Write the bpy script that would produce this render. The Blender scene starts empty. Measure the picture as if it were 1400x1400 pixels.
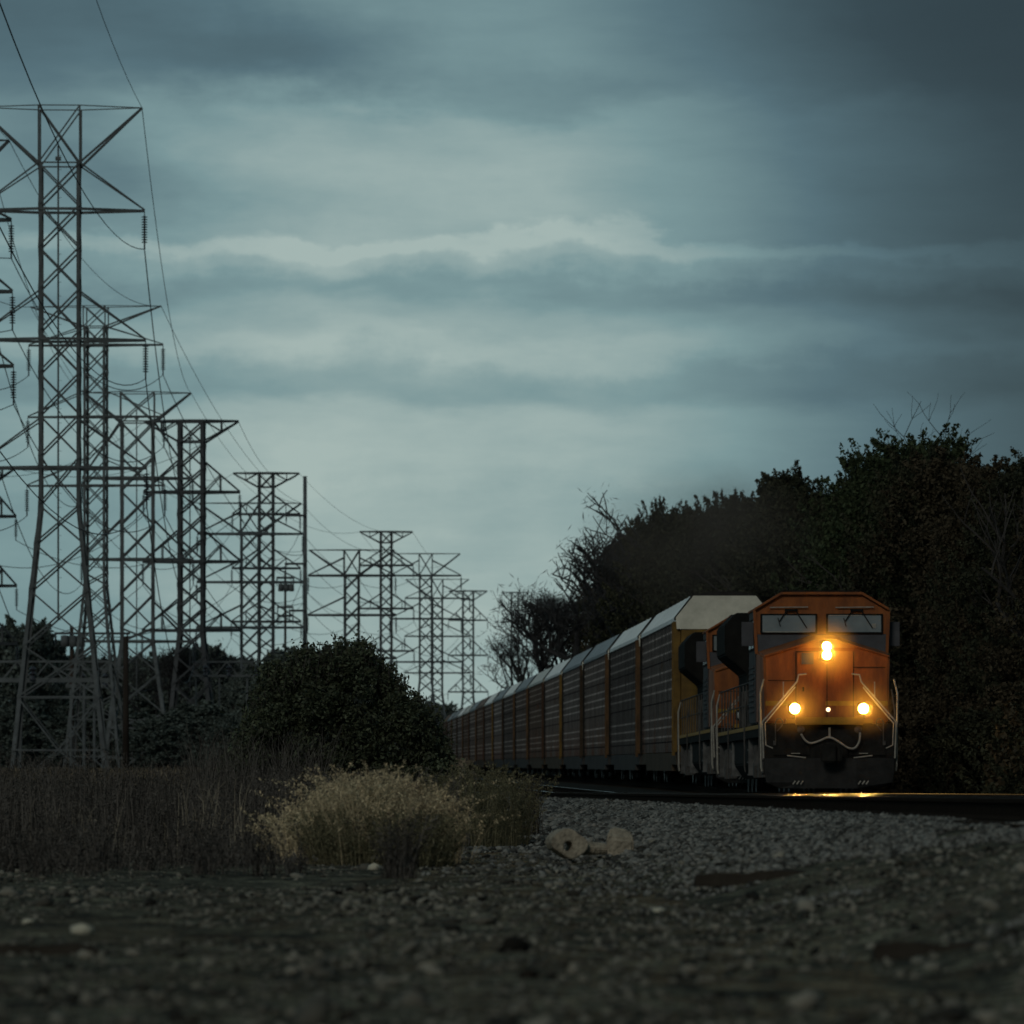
import bpy, math, random
import numpy as np
from mathutils import Vector, Matrix

random.seed(11)
rng = np.random.default_rng(11)
S = bpy.context.scene
C = S.collection
F = 7670.0            # focal length in photo pixels (1400 px wide)
HZ = 1080.0           # horizon row
ZC = 0.06             # camera height above the railhead of the near track
TD = -0.0313          # direction of the tracks dX/dY
NR = 5.2              # lateral offset of the near rail
LC = 11.32            # lateral offset of the train's centre line
ROT = math.atan(-TD)  # track heading
PI = math.pi

def grade(Y):
    return np.where(np.asarray(Y, float) > 135, 0.0045*(np.minimum(np.asarray(Y, float), 1600)-135), 0.0)
def s_at(Y): return F/Y
def PX(px, Y): return (px-700.0)*Y/F
def PZ(py, Y): return ZC+(HZ-py)*Y/F
def lat(off, Y): return off+TD*Y
XC_Y = [-40,40,80,105,128,155,176,201,226,252,278,303,900]
XC_X = [10.9,9.15,8.25,7.72,7.27,6.98,6.68,6.08,5.42,4.68,3.98,3.24,-14.7]
def xc(Y):              # centre line of the curving main track, smoothed
    ys = np.linspace(Y-14, Y+14, 9); return float(np.mean(np.interp(ys, XC_Y, XC_X)))
def heading(Y, L): return math.atan2(-(xc(Y+L)-xc(Y)), L)

# ------------------------------------------------------------------ objects
def tag(o, label=None, cat=None, group=None, kind=None):
    if label: o['label'] = label
    if cat: o['category'] = cat
    if group: o['group'] = group
    if kind: o['kind'] = kind
    return o
def empty(name, loc=(0, 0, 0), rot=(0, 0, 0), label=None, cat=None, group=None):
    o = bpy.data.objects.new(name, None); C.objects.link(o)
    o.location = loc; o.rotation_euler = rot; o.empty_display_size = 0.2
    return tag(o, label, cat, group)
def copy_tree(o, parent=None):
    c = o.copy(); C.objects.link(c)
    if parent is not None: c.parent = parent
    for ch in o.children: copy_tree(ch, c)
    return c

class MB:
    def __init__(s): s.v = []; s.f = []
    def add(s, vs, fs):
        b = len(s.v); s.v += [tuple(p) for p in vs]; s.f += [tuple(b+i for i in f) for f in fs]; return s
    def box(s, x0, x1, y0, y1, z0, z1):
        return s.add([(x0,y0,z0),(x1,y0,z0),(x1,y1,z0),(x0,y1,z0),(x0,y0,z1),(x1,y0,z1),(x1,y1,z1),(x0,y1,z1)],
              [(3,2,1,0),(4,5,6,7),(0,1,5,4),(1,2,6,5),(2,3,7,6),(3,0,4,7)])
    def bar(s, p, q, w, h=None):
        p = Vector(p); q = Vector(q); d = q-p
        if d.length < 1e-6: return s
        d.normalize(); h = h or w
        up = Vector((0,0,1)) if abs(d.z) < 0.95 else Vector((0,1,0))
        a = d.cross(up).normalized()*w/2; b = d.cross(a).normalized()*h/2
        return s.add([p-a-b,p+a-b,p+a+b,p-a+b,q-a-b,q+a-b,q+a+b,q-a+b],
              [(0,1,2,3),(7,6,5,4),(0,4,5,1),(1,5,6,2),(2,6,7,3),(3,7,4,0)])
    def angle(s, p, q, w, dx, dy):            # L-section steel angle
        p = Vector(p); q = Vector(q); t = w*0.16
        X = Vector((dx,0,0)); Y = Vector((0,dy,0))
        prof = [(0,0),(w,0),(w,t),(t,t),(t,w),(0,w)]
        vs = [p+X*a+Y*b for a,b in prof]+[q+X*a+Y*b for a,b in prof]
        fs = [(i,(i+1)%6,(i+1)%6+6,i+6) for i in range(6)]+[tuple(range(6)),tuple(range(11,5,-1))]
        return s.add(vs, fs)
    def tube(s, pts, r, n=6, r2=None):
        pts = [Vector(p) for p in pts]; m = len(pts); b = len(s.v)
        pa = None
        for i, p in enumerate(pts):
            d = (pts[min(i+1,m-1)]-pts[max(i-1,0)]).normalized()
            if pa is None:
                up = Vector((0,0,1)) if abs(d.z) < 0.9 else Vector((1,0,0))
                pa = d.cross(up).normalized()
            a = (pa-d*pa.dot(d)).normalized(); pa = a
            c = d.cross(a); rr = r if r2 is None else r+(r2-r)*i/(m-1)
            for k in range(n):
                t = 2*PI*k/n
                s.v.append(tuple(p+a*math.cos(t)*rr+c*math.sin(t)*rr))
        for i in range(m-1):
            for k in range(n):
                k2 = (k+1)%n
                s.f.append((b+i*n+k,b+i*n+k2,b+(i+1)*n+k2,b+(i+1)*n+k))
        s.f.append(tuple(b+k for k in range(n-1,-1,-1))); s.f.append(tuple(b+(m-1)*n+k for k in range(n)))
        return s
    def loft(s, rings):                        # list of rings with the same count
        n = len(rings[0]); b = len(s.v)
        for r in rings: s.v += [tuple(p) for p in r]
        for i in range(len(rings)-1):
            for k in range(n):
                k2 = (k+1)%n
                s.f.append((b+i*n+k,b+i*n+k2,b+(i+1)*n+k2,b+(i+1)*n+k))
        s.f.append(tuple(b+k for k in range(n-1,-1,-1)))
        s.f.append(tuple(b+(len(rings)-1)*n+k for k in range(n)))
        return s
    def prism(s, prof, y0, y1):                # profile in xz extruded along y
        return s.loft([[(x,y0,z) for x,z in prof],[(x,y1,z) for x,z in prof]])
    def lathe(s, prof, org, axis='z', n=12):   # prof: (radius, height)
        rings = []
        for r, h in prof:
            ring = []
            for k in range(n):
                t = 2*PI*k/n; a, c = r*math.cos(t), r*math.sin(t)
                if axis == 'z': p = (a, c, h)
                elif axis == 'y': p = (a, h, c)
                else: p = (h, a, c)
                ring.append((org[0]+p[0], org[1]+p[1], org[2]+p[2]))
            rings.append(ring)
        return s.loft(rings)
    def build(s, name, mat, parent=None, smooth=False, bevel=0):
        me = bpy.data.meshes.new(name); me.from_pydata(s.v, [], s.f); me.update()
        o = bpy.data.objects.new(name, me); C.objects.link(o)
        me.materials.append(mat)
        import bmesh
        bm = bmesh.new(); bm.from_mesh(me); bmesh.ops.recalc_face_normals(bm, faces=bm.faces)
        if bevel:
            es = [e for e in bm.edges if len(e.link_faces) == 2 and e.calc_face_angle(0) > 0.5]
            bmesh.ops.bevel(bm, geom=es, offset=bevel, segments=2, affect='EDGES', clamp_overlap=True)
        bm.to_mesh(me); bm.free()
        if smooth: me.polygons.foreach_set('use_smooth', [True]*len(me.polygons))
        if parent is not None: o.parent = parent
        return o

def np_mesh(name, V, Fc, mat, parent=None, smooth=False):
    V = np.asarray(V, np.float32); Fc = np.asarray(Fc, np.int32); k = Fc.shape[1]; n = len(Fc)
    me = bpy.data.meshes.new(name)
    me.vertices.add(len(V)); me.vertices.foreach_set('co', V.ravel())
    me.loops.add(n*k); me.loops.foreach_set('vertex_index', Fc.ravel())
    me.polygons.add(n); me.polygons.foreach_set('loop_start', np.arange(0, n*k, k, dtype=np.int32))
    me.polygons.foreach_set('loop_total', np.full(n, k, np.int32))
    if smooth: me.polygons.foreach_set('use_smooth', np.ones(n, bool))
    me.update(calc_edges=True); me.validate()
    me.materials.append(mat)
    o = bpy.data.objects.new(name, me); C.objects.link(o)
    if parent is not None: o.parent = parent
    return o

# ------------------------------------------------------------------ materials
def mat(name, col, rough=0.6, var=0.25, scale=6.0, metal=0.0, bump=0.0, bscale=None, spec=0.3, col2=None, island=0.0, stretch=(1,1,1), trans=0.0):
    m = bpy.data.materials.new(name); m.use_nodes = True
    nt = m.node_tree; N = nt.nodes; L = nt.links; N.clear()
    out = N.new('ShaderNodeOutputMaterial'); b = N.new('ShaderNodeBsdfPrincipled')
    L.new(b.outputs[0], out.inputs[0])
    b.inputs['Roughness'].default_value = rough; b.inputs['Metallic'].default_value = metal
    b.inputs['Specular IOR Level'].default_value = spec
    tc = N.new('ShaderNodeTexCoord'); mp = N.new('ShaderNodeMapping'); L.new(tc.outputs['Object'], mp.inputs[0])
    mp.inputs['Scale'].default_value = stretch
    nz = N.new('ShaderNodeTexNoise'); nz.inputs['Scale'].default_value = scale; nz.inputs['Detail'].default_value = 6
    nz.inputs['Roughness'].default_value = 0.65
    L.new(mp.outputs[0], nz.inputs[0])
    rp = N.new('ShaderNodeValToRGB'); L.new(nz.outputs[0], rp.inputs[0])
    c2 = col2 or tuple(c*(1-var) for c in col); c1 = tuple(min(1, c*(1+var)) for c in col)
    rp.color_ramp.elements[0].position = 0.3; rp.color_ramp.elements[0].color = (*c2, 1)
    rp.color_ramp.elements[1].position = 0.72; rp.color_ramp.elements[1].color = (*c1, 1)
    last = rp.outputs[0]
    if island:
        ge = N.new('ShaderNodeNewGeometry'); mr = N.new('ShaderNodeMapRange')
        L.new(ge.outputs['Random Per Island'], mr.inputs[0])
        mr.inputs[3].default_value = 1-island; mr.inputs[4].default_value = 1+island
        mx = N.new('ShaderNodeVectorMath'); mx.operation = 'SCALE'
        L.new(last, mx.inputs[0]); L.new(mr.outputs[0], mx.inputs['Scale']); last = mx.outputs[0]
    L.new(last, b.inputs['Base Color'])
    if bump:
        n2 = N.new('ShaderNodeTexNoise'); n2.inputs['Scale'].default_value = bscale or scale*3; n2.inputs['Detail'].default_value = 5
        L.new(tc.outputs['Object'], n2.inputs[0])
        bp = N.new('ShaderNodeBump'); bp.inputs['Strength'].default_value = bump; bp.inputs['Distance'].default_value = 0.05
        L.new(n2.outputs[0], bp.inputs['Height']); L.new(bp.outputs[0], b.inputs['Normal'])
    if trans:
        t = N.new('ShaderNodeBsdfTranslucent'); ms = N.new('ShaderNodeMixShader'); ms.inputs[0].default_value = trans
        L.new(last, t.inputs[0]); L.new(b.outputs[0], ms.inputs[1]); L.new(t.outputs[0], ms.inputs[2]); L.new(ms.outputs[0], out.inputs[0])
    return m
def emis(name, col, st):
    m = bpy.data.materials.new(name); m.use_nodes = True; N = m.node_tree.nodes; N.clear()
    o = N.new('ShaderNodeOutputMaterial'); e = N.new('ShaderNodeEmission')
    e.inputs[0].default_value = (*col, 1); e.inputs[1].default_value = st
    m.node_tree.links.new(e.outputs[0], o.inputs[0]); return m

M = {}
M['orange'] = mat('orange paint', (0.185,0.058,0.013), 0.6, 0.2, 2.2, bump=0.03, col2=(0.09,0.030,0.010), spec=0.15, stretch=(1.6,1,.5))
M['black'] = mat('black paint', (0.010,0.010,0.009), 0.8, 0.3, 3.0, spec=0.03)
M['dark'] = mat('dark grimy steel', (0.014,0.0135,0.012), 0.85, 0.4, 5.0, bump=0.1, spec=0.03)
M['plow'] = mat('plow steel', (0.017,0.017,0.016), 0.8, 0.35, 4.0, bump=0.1, spec=0.1)
M['trim'] = mat('grey cab trim', (0.035,0.036,0.040), 0.5, 0.3, 3.0)
M['cabgrey'] = mat('grey cab side', (0.035,0.033,0.033), 0.7, 0.3, 3.0, spec=0.1)
M['yellow'] = mat('yellow stripe', (0.20,0.115,0.014), 0.65, 0.25, 5.0, spec=0.15)
M['white'] = mat('white rail paint', (0.21,0.198,0.165), 0.7, 0.4, 6.0)
M['truck'] = mat('truck steel', (0.05,0.048,0.044), 0.8, 0.5, 4.0, bump=0.15, spec=0.1)
M['stepgrey'] = mat('grey step well', (0.085,0.086,0.082), 0.85, 0.5, 3.0, spec=0.03)
M['wheel'] = mat('wheel steel', (0.05,0.045,0.04), 0.5, 0.3, 6.0, metal=0.5)
M['galv'] = mat('tower steel', (0.076,0.085,0.086), 0.7, 0.35, 1.2, spec=0.1)
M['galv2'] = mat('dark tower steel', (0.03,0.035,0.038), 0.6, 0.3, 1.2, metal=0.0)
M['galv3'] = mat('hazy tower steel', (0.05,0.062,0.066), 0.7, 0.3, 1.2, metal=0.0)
M['insul'] = mat('insulator', (0.03,0.03,0.035), 0.25, 0.2, 4.0)
M['wire'] = mat('wire', (0.03,0.032,0.034), 0.6, 0.2, 1.0)
M['wood'] = mat('weathered wood', (0.034,0.027,0.022), 0.9, 0.4, 3.0, bump=0.4, stretch=(1,1,.15), spec=0.05)
M['oldwood'] = mat('old dark wood', (0.026,0.022,0.017), 0.9, 0.4, 5.0, bump=0.4, stretch=(.2,1,1), spec=0.05)
M['rail'] = mat('rail steel', (0.30,0.27,0.23), 0.22, 0.3, 5.0, metal=1.0)
M['railside'] = mat('rusty rail', (0.014,0.010,0.007), 0.9, 0.4, 8.0, spec=0.01)
M['tie'] = mat('creosoted tie', (0.018,0.015,0.012), 0.9, 0.4, 6.0, bump=0.4, spec=0.02)
M['stone'] = mat('ballast stone', (0.102,0.100,0.088), 0.9, 0.2, 8.0, island=0.8, spec=0.1)
M['stone2'] = mat('loose stone', (0.096,0.090,0.072), 0.9, 0.25, 6.0, island=0.9, spec=0.1)
M['concrete'] = mat('old concrete', (0.24,0.21,0.155), 0.9, 0.45, 9.0, bump=0.7, bscale=25)
M['leaf'] = mat('dark oak leaf', (0.034,0.033,0.019), 0.8, 0.5, 0.25, island=0.6, col2=(0.020,0.024,0.016), spec=0.05, trans=0.2)
M['leafg'] = mat('green tree leaf', (0.034,0.044,0.022), 0.8, 0.4, 0.35, island=0.6, spec=0.05, trans=0.2)
M['leafb'] = mat('brown tree leaf', (0.046,0.038,0.024), 0.8, 0.4, 0.35, island=0.6, spec=0.05, trans=0.2)
M['leaff'] = mat('far tree leaf', (0.075,0.092,0.080), 0.9, 0.4, 0.2, island=0.5, spec=0.05)  # hazy distance is put into this paler leaf colour
M['bushleaf'] = mat('shrub leaf', (0.046,0.054,0.030), 0.6, 0.4, 1.2, island=0.6, spec=0.2, trans=0.2)
M['bark'] = mat('bark', (0.03,0.027,0.024), 0.9, 0.4, 4.0, bump=0.4, stretch=(1,1,.3))
M['twig'] = mat('bare twig', (0.022,0.022,0.022), 0.9, 0.3, 2.0)
M['gold'] = mat('golden dry weed', (0.50,0.41,0.26), 0.9, 0.3, 2.5, island=0.6, spec=0.05, col2=(0.27,0.22,0.14), trans=0.3)
M['olive'] = mat('olive weed', (0.125,0.115,0.068), 0.9, 0.35, 2.5, island=0.5, spec=0.05, trans=0.25)
M['dry'] = mat('dark dry weed', (0.066,0.060,0.052), 0.9, 0.45, 1.5, island=0.85, spec=0.05, trans=0.2)
M['pale'] = mat('pale dead stem', (0.18,0.16,0.12), 0.9, 0.3, 2.5, island=0.4, spec=0.05)
M['field'] = mat('tan field grass', (0.12,0.10,0.07), 0.9, 0.35, 0.15, island=0.5, spec=0.05)

def glass_mat():
    m = bpy.data.materials.new('windshield glass'); m.use_nodes = True; N = m.node_tree.nodes; L = m.node_tree.links
    b = N['Principled BSDF']; b.inputs['Roughness'].default_value = 0.15
    b.inputs['Specular IOR Level'].default_value = 0.9
    tc = N.new('ShaderNodeTexCoord'); nz = N.new('ShaderNodeTexNoise'); nz.inputs['Scale'].default_value = 2.5; L.new(tc.outputs['Object'], nz.inputs[0])
    rp = N.new('ShaderNodeValToRGB'); rp.color_ramp.elements[0].color = (0.07,0.08,0.082,1); rp.color_ramp.elements[1].color = (0.17,0.185,0.18,1)
    L.new(nz.outputs[0], rp.inputs[0]); L.new(rp.outputs[0], b.inputs['Base Color'])
    return m
M['glass'] = glass_mat()

def rack_side(name, base, light, rust):
    m = bpy.data.materials.new(name); m.use_nodes = True; nt = m.node_tree; N = nt.nodes; L = nt.links
    b = N['Principled BSDF']; b.inputs['Roughness'].default_value = 0.8; b.inputs['Specular IOR Level'].default_value = 0.08
    tc = N.new('ShaderNodeTexCoord'); sp = N.new('ShaderNodeSeparateXYZ'); L.new(tc.outputs['Object'], sp.inputs[0])
    def math_(op, a, v=None, c=None):
        n = N.new('ShaderNodeMath'); n.operation = op
        for i, q in enumerate((a, v, c)):
            if q is None: continue
            if isinstance(q, (int, float)): n.inputs[i].default_value = q
            else: L.new(q, n.inputs[i])
        return n.outputs[0]
    def stripe(src, period, width, off=0.0):
        f = math_('FRACT', math_('MULTIPLY', math_('ADD', src, off), 1/period))
        return math_('LESS_THAN', f, width)
    z = sp.outputs['Z']; y = sp.outputs['Y']
    row = stripe(z, 0.30, 0.20)
    dash = stripe(y, 0.62, 0.6)
    # plain bands without perforation
    plain = stripe(z, 1.32, 0.28, 0.25)
    light_f = math_('MULTIPLY', math_('MULTIPLY', row, dash), math_('SUBTRACT', 1.0, plain))
    nz = N.new('ShaderNodeTexNoise'); nz.inputs['Scale'].default_value = 0.8; nz.inputs['Detail'].default_value = 7; L.new(tc.outputs['Object'], nz.inputs[0])
    light_f = math_('MULTIPLY', light_f, math_('MULTIPLY_ADD', nz.outputs[0], 1.6, -0.25))
    light_f = math_('MINIMUM', math_('MAXIMUM', light_f, 0.0), 1.0)
    mx = N.new('ShaderNodeMix'); mx.data_type = 'RGBA'; L.new(light_f, mx.inputs[0])
    rp = N.new('ShaderNodeValToRGB'); L.new(nz.outputs[0], rp.inputs[0])
    rp.color_ramp.elements[0].position = 0.35; rp.color_ramp.elements[0].color = (*[c*0.6 for c in base],1)
    rp.color_ramp.elements[1].position = 0.62; rp.color_ramp.elements[1].color = (*base,1)
    e = rp.color_ramp.elements.new(0.74); e.color = (*rust,1)
    L.new(rp.outputs[0], mx.inputs[6]); mx.inputs[7].default_value = (*light,1)
    nr = N.new('ShaderNodeTexNoise'); nr.inputs['Scale'].default_value = 0.45; nr.inputs['Detail'].default_value = 5; L.new(tc.outputs['Object'], nr.inputs[0])
    oi = N.new('ShaderNodeObjectInfo')
    low = math_('MULTIPLY', math_('MINIMUM', math_('MAXIMUM', math_('MULTIPLY_ADD', z, -0.6, 1.7), 0.0), 1.0), math_('MINIMUM', math_('MAXIMUM', math_('MULTIPLY_ADD', math_('ADD', nr.outputs[0], math_('MULTIPLY', oi.outputs['Random'], .35)), 5.0, -3.2), 0.0), 0.8))
    m0 = N.new('ShaderNodeMix'); m0.data_type = 'RGBA'; L.new(low, m0.inputs[0]); L.new(mx.outputs[2], m0.inputs[6]); m0.inputs[7].default_value = (rust[0]*1.1,rust[1]*.8,rust[2]*.7,1)
    tone = math_('MULTIPLY_ADD', oi.outputs['Random'], .55, .72); sv = N.new('ShaderNodeVectorMath'); sv.operation = 'SCALE'; L.new(m0.outputs[2], sv.inputs[0]); L.new(tone, sv.inputs['Scale'])
    dark = math_('MAXIMUM', stripe(z, 1.32, 0.035), math_('MULTIPLY', stripe(y, 1.22, 0.08), 0.7))
    hole = math_('MULTIPLY', math_('MULTIPLY', stripe(z, 0.30, 0.30, 0.15), stripe(y, 0.62, 0.5, 0.3)), 0.55)
    dark = math_('MAXIMUM', dark, hole)
    m2 = N.new('ShaderNodeMix'); m2.data_type = 'RGBA'; L.new(dark, m2.inputs[0]); L.new(sv.outputs[0], m2.inputs[6]); m2.inputs[7].default_value = (0.008,0.008,0.009,1)
    L.new(m2.outputs[2], b.inputs['Base Color'])
    return m

# ------------------------------------------------------------------ value noise
def vnoise(x, y, seed=0):
    xi = np.floor(x).astype(np.int64); yi = np.floor(y).astype(np.int64); xf = x-xi; yf = y-yi
    def h(a, b):
        n = (a*374761393+b*668265263+seed*1442695041) & 0x7fffffff
        n = ((n ^ (n >> 13))*1274126177) & 0x7fffffff
        return ((n ^ (n >> 16)) & 0xffff)/65535.0
    u = xf*xf*(3-2*xf); v = yf*yf*(3-2*yf)
    return (h(xi,yi)*(1-u)+h(xi+1,yi)*u)*(1-v)+(h(xi,yi+1)*(1-u)+h(xi+1,yi+1)*u)*v
def fbm(x, y, o=4, seed=0):
    t = 0; a = 1; n = 0
    for i in range(o):
        t = t+a*vnoise(x*2**i, y*2**i, seed+i*17); n += a; a *= 0.5
    return t/n-0.5

def gz(X, Y):
    X = np.asarray(X, float); Y = np.asarray(Y, float)
    u = X-(NR+TD*Y)
    z = np.interp(u, [-60,-2.9,-0.85,-0.3,2.0,3.0,3.6,8.2,9.6,14,30,60],
                     [-0.65,-0.65,-0.22,-0.2,-0.2,-0.26,-0.2,-0.2,-0.75,-0.8,-0.3,-0.3])
    rough = np.clip((-u-1.2)/1.5, 0, 1)
    z = z+rough*(0.06*fbm(X*0.5, Y*0.22, 4, 3)+0.045*fbm(X*2.6, Y*1.6, 3, 9))
    return z+grade(Y)

# ------------------------------------------------------------------ ground
def axis_pts(segs):
    out = []
    for a, b, d in segs: out += list(np.arange(a, b, d))
    return np.array(out)
def build_ground():
    ys = np.concatenate([axis_pts([(-40,8,2),(8,70,0.16),(70,150,0.5),(150,400,2.5),(400,1600,20)]), np.geomspace(1600,9000,20)])
    xs = np.concatenate([-np.geomspace(9000,14,50), axis_pts([(-14,-6,0.4),(-6,8,0.12),(8,24,0.4)]), np.geomspace(24,9000,50)])
    X, Y = np.meshgrid(xs, ys); Z = gz(X, Y)
    V = np.stack([X,Y,Z],-1).reshape(-1,3); nx = len(xs); ny = len(ys)
    i = np.arange((nx-1)*(ny-1)); r = i//(nx-1); c = i%(nx-1); a = r*nx+c
    Fq = np.stack([a,a+1,a+nx+1,a+nx],1)
    m = bpy.data.materials.new('gravel ground'); m.use_nodes = True; nt = m.node_tree; N = nt.nodes; L = nt.links
    b = N['Principled BSDF']; b.inputs['Roughness'].default_value = 0.95; b.inputs['Specular IOR Level'].default_value = 0.1
    tc = N.new('ShaderNodeTexCoord')
    n1 = N.new('ShaderNodeTexNoise'); n1.inputs['Scale'].default_value = 1.1; n1.inputs['Detail'].default_value = 8; n1.inputs['Roughness'].default_value = 0.7
    L.new(tc.outputs['Object'], n1.inputs[0])
    rp = N.new('ShaderNodeValToRGB'); L.new(n1.outputs[0], rp.inputs[0])
    rp.color_ramp.elements[0].position = 0.34; rp.color_ramp.elements[0].color = (0.019,0.0165,0.0105,1)
    rp.color_ramp.elements[1].position = 0.68; rp.color_ramp.elements[1].color = (0.128,0.119,0.088,1)
    e = rp.color_ramp.elements.new(0.5); e.color = (0.062,0.057,0.041,1)
    vo = N.new('ShaderNodeTexVoronoi'); vo.inputs['Scale'].default_value = 22; L.new(tc.outputs['Object'], vo.inputs[0])
    r2 = N.new('ShaderNodeValToRGB'); L.new(vo.outputs['Color'], r2.inputs[0])
    r2.color_ramp.elements[0].color = (0.3,0.3,0.3,1); r2.color_ramp.elements[1].color = (1.9,1.9,1.8,1)
    mx = N.new('ShaderNodeMix'); mx.data_type = 'RGBA'; mx.blend_type = 'MULTIPLY'; mx.inputs[0].default_value = 1
    L.new(rp.outputs[0], mx.inputs[6]); L.new(r2.outputs[0], mx.inputs[7])
    n3 = N.new('ShaderNodeTexNoise'); n3.inputs['Scale'].default_value = 5.5; n3.inputs['Detail'].default_value = 5; L.new(tc.outputs['Object'], n3.inputs[0])
    r3 = N.new('ShaderNodeValToRGB'); L.new(n3.outputs[0], r3.inputs[0]); r3.color_ramp.elements[0].position = .36; r3.color_ramp.elements[0].color = (.22,.21,.19,1); r3.color_ramp.elements[1].position = .66; r3.color_ramp.elements[1].color = (1.7,1.7,1.62,1)
    m3 = N.new('ShaderNodeMix'); m3.data_type = 'RGBA'; m3.blend_type = 'MULTIPLY'; m3.inputs[0].default_value = 1; L.new(mx.outputs[2], m3.inputs[6]); L.new(r3.outputs[0], m3.inputs[7])
    # ground colour darker from the near rail rightward
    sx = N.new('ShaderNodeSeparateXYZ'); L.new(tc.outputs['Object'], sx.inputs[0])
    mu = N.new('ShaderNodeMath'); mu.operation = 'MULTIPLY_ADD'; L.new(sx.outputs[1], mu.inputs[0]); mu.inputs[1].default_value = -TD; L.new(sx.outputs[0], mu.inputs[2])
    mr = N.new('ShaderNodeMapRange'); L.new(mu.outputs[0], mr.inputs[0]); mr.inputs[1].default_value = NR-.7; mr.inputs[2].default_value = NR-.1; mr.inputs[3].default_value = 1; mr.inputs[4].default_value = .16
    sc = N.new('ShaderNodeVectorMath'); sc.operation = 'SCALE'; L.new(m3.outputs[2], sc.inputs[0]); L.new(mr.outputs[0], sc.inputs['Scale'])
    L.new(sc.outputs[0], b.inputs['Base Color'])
    bp = N.new('ShaderNodeBump'); bp.inputs['Strength'].default_value = 0.8; bp.inputs['Distance'].default_value = 0.05
    L.new(vo.outputs['Distance'], bp.inputs['Height']); L.new(bp.outputs[0], b.inputs['Normal'])
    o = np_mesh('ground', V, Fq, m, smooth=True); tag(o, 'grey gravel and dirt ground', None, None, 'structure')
    del o['label']
build_ground()

ICO_V = None
def ico():
    t = (1+5**.5)/2
    v = np.array([(-1,t,0),(1,t,0),(-1,-t,0),(1,-t,0),(0,-1,t),(0,1,t),(0,-1,-t),(0,1,-t),(t,0,-1),(t,0,1),(-t,0,-1),(-t,0,1)],float)
    v /= np.linalg.norm(v[0])
    f = np.array([(0,11,5),(0,5,1),(0,1,7),(0,7,10),(0,10,11),(1,5,9),(5,11,4),(11,10,2),(10,7,6),(7,1,8),(3,9,4),(3,4,2),(3,2,6),(3,6,8),(3,8,9),(4,9,5),(2,4,11),(6,2,10),(8,6,7),(9,8,1)])
    return v, f
def stones(name, X, Y, r, mt, label, flat=0.6, sink=0.1):
    n = len(X); v, f = ico()
    Z = gz(X, Y)
    A = v[None]*(1+0.28*rng.standard_normal((n,12,1)))*r[:,None,None]
    sc = np.stack([rng.uniform(.7,1.3,n), rng.uniform(.7,1.3,n), rng.uniform(flat*.7,flat*1.3,n)],1); A *= sc[:,None,:]
    th = rng.uniform(0,2*PI,n); tl = rng.uniform(-.7,.7,n)
    ct, st = np.cos(tl)[:,None], np.sin(tl)[:,None]
    y = A[:,:,1]*ct-A[:,:,2]*st; z = A[:,:,1]*st+A[:,:,2]*ct; x = A[:,:,0]
    c, s_ = np.cos(th)[:,None], np.sin(th)[:,None]
    A = np.stack([x*c-y*s_, x*s_+y*c, z],-1)
    A += np.stack([X,Y,Z+r*flat*(0.5-sink)],1)[:,None,:]
    Fc = (f[None]+12*np.arange(n)[:,None,None]).reshape(-1,3)
    o = np_mesh(name, A.reshape(-1,3), Fc, mt); tag(o, label, 'gravel', None, 'stuff'); return o
# ballast on the shoulder of the near track
n = 70000
Y = 15*(170/15.0)**rng.random(n); u = -0.12-np.abs(rng.normal(0,1.25,n))*(1+.5*fbm(Y*.9, Y*0+.2, 3, 61))
kb = (Y > 30) | (u > -1.9-.8*rng.random(n)); Y, u = Y[kb], u[kb]; kb = (Y > 48) | (fbm((NR+TD*Y+u)*.8, Y*.35, 3, 71) > .02-.35*np.clip((Y-36)/14,0,1)) ; Y, u = Y[kb], u[kb]; n = len(Y)
stones('ballast_stones', NR+TD*Y+u, Y, rng.uniform(0.018,0.042,n)*np.clip(Y/55,.5,1.8), M['stone'], 'grey crushed stone ballast banked beside the rails', 0.7)
n = 52000
Y = 13*(85/13.0)**rng.random(n); X = rng.uniform(-0.115,0.115,n)*Y
keep = (X-(NR+TD*Y) < -1.2) & (fbm(X*0.9, Y*0.4, 3, 21) > -0.22+.26*rng.random(n)) & (rng.random(n) < np.clip(.28+(Y-24)/14,.28,1))
X, Y = X[keep], Y[keep]
stones('loose_gravel', X, Y, np.exp(rng.normal(-4.5,0.55,len(X))), M['stone2'], 'loose gravel scattered over the dirt in the foreground', 0.55)

# ------------------------------------------------------------------ tracks
def rail_mesh(x, y0, y1, zoff=0.0, fx=None):
    fx = fx or (lambda q: lat(0,q))
    prof = [(-.07,-.18),(.07,-.18),(.07,-.165),(.015,-.14),(.012,-.05),(.036,-.04),(.036,-.008),(.028,0),(-.028,0),(-.036,-.008),(-.036,-.04),(-.012,-.05),(-.015,-.14),(-.07,-.165)]
    ys = list(np.arange(y0, min(y1,135)+.1, 5))+list(np.arange(140, y1, 20)) if y1 > 140 else [y0,y1]
    b = MB(); b.loft([[(x+fx(yy)+px, yy, pz+zoff+float(grade(yy))) for px,pz in prof] for yy in ys]); return b
def rail_obj(name, x, y0, y1, parent, zoff=0.0, fx=None):
    o = rail_mesh(x, y0, y1, zoff, fx).build(name, M['railside'], parent)
    o.data.materials.append(M['rail'])
    for p in o.data.polygons:
        if p.normal.z > 0.75: p.material_index = 1
    for p in o.data.polygons:
        if p.center.z-float(grade(p.center.y)) < -0.02+zoff: p.material_index = 0
    return o
tie_me = None
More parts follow.
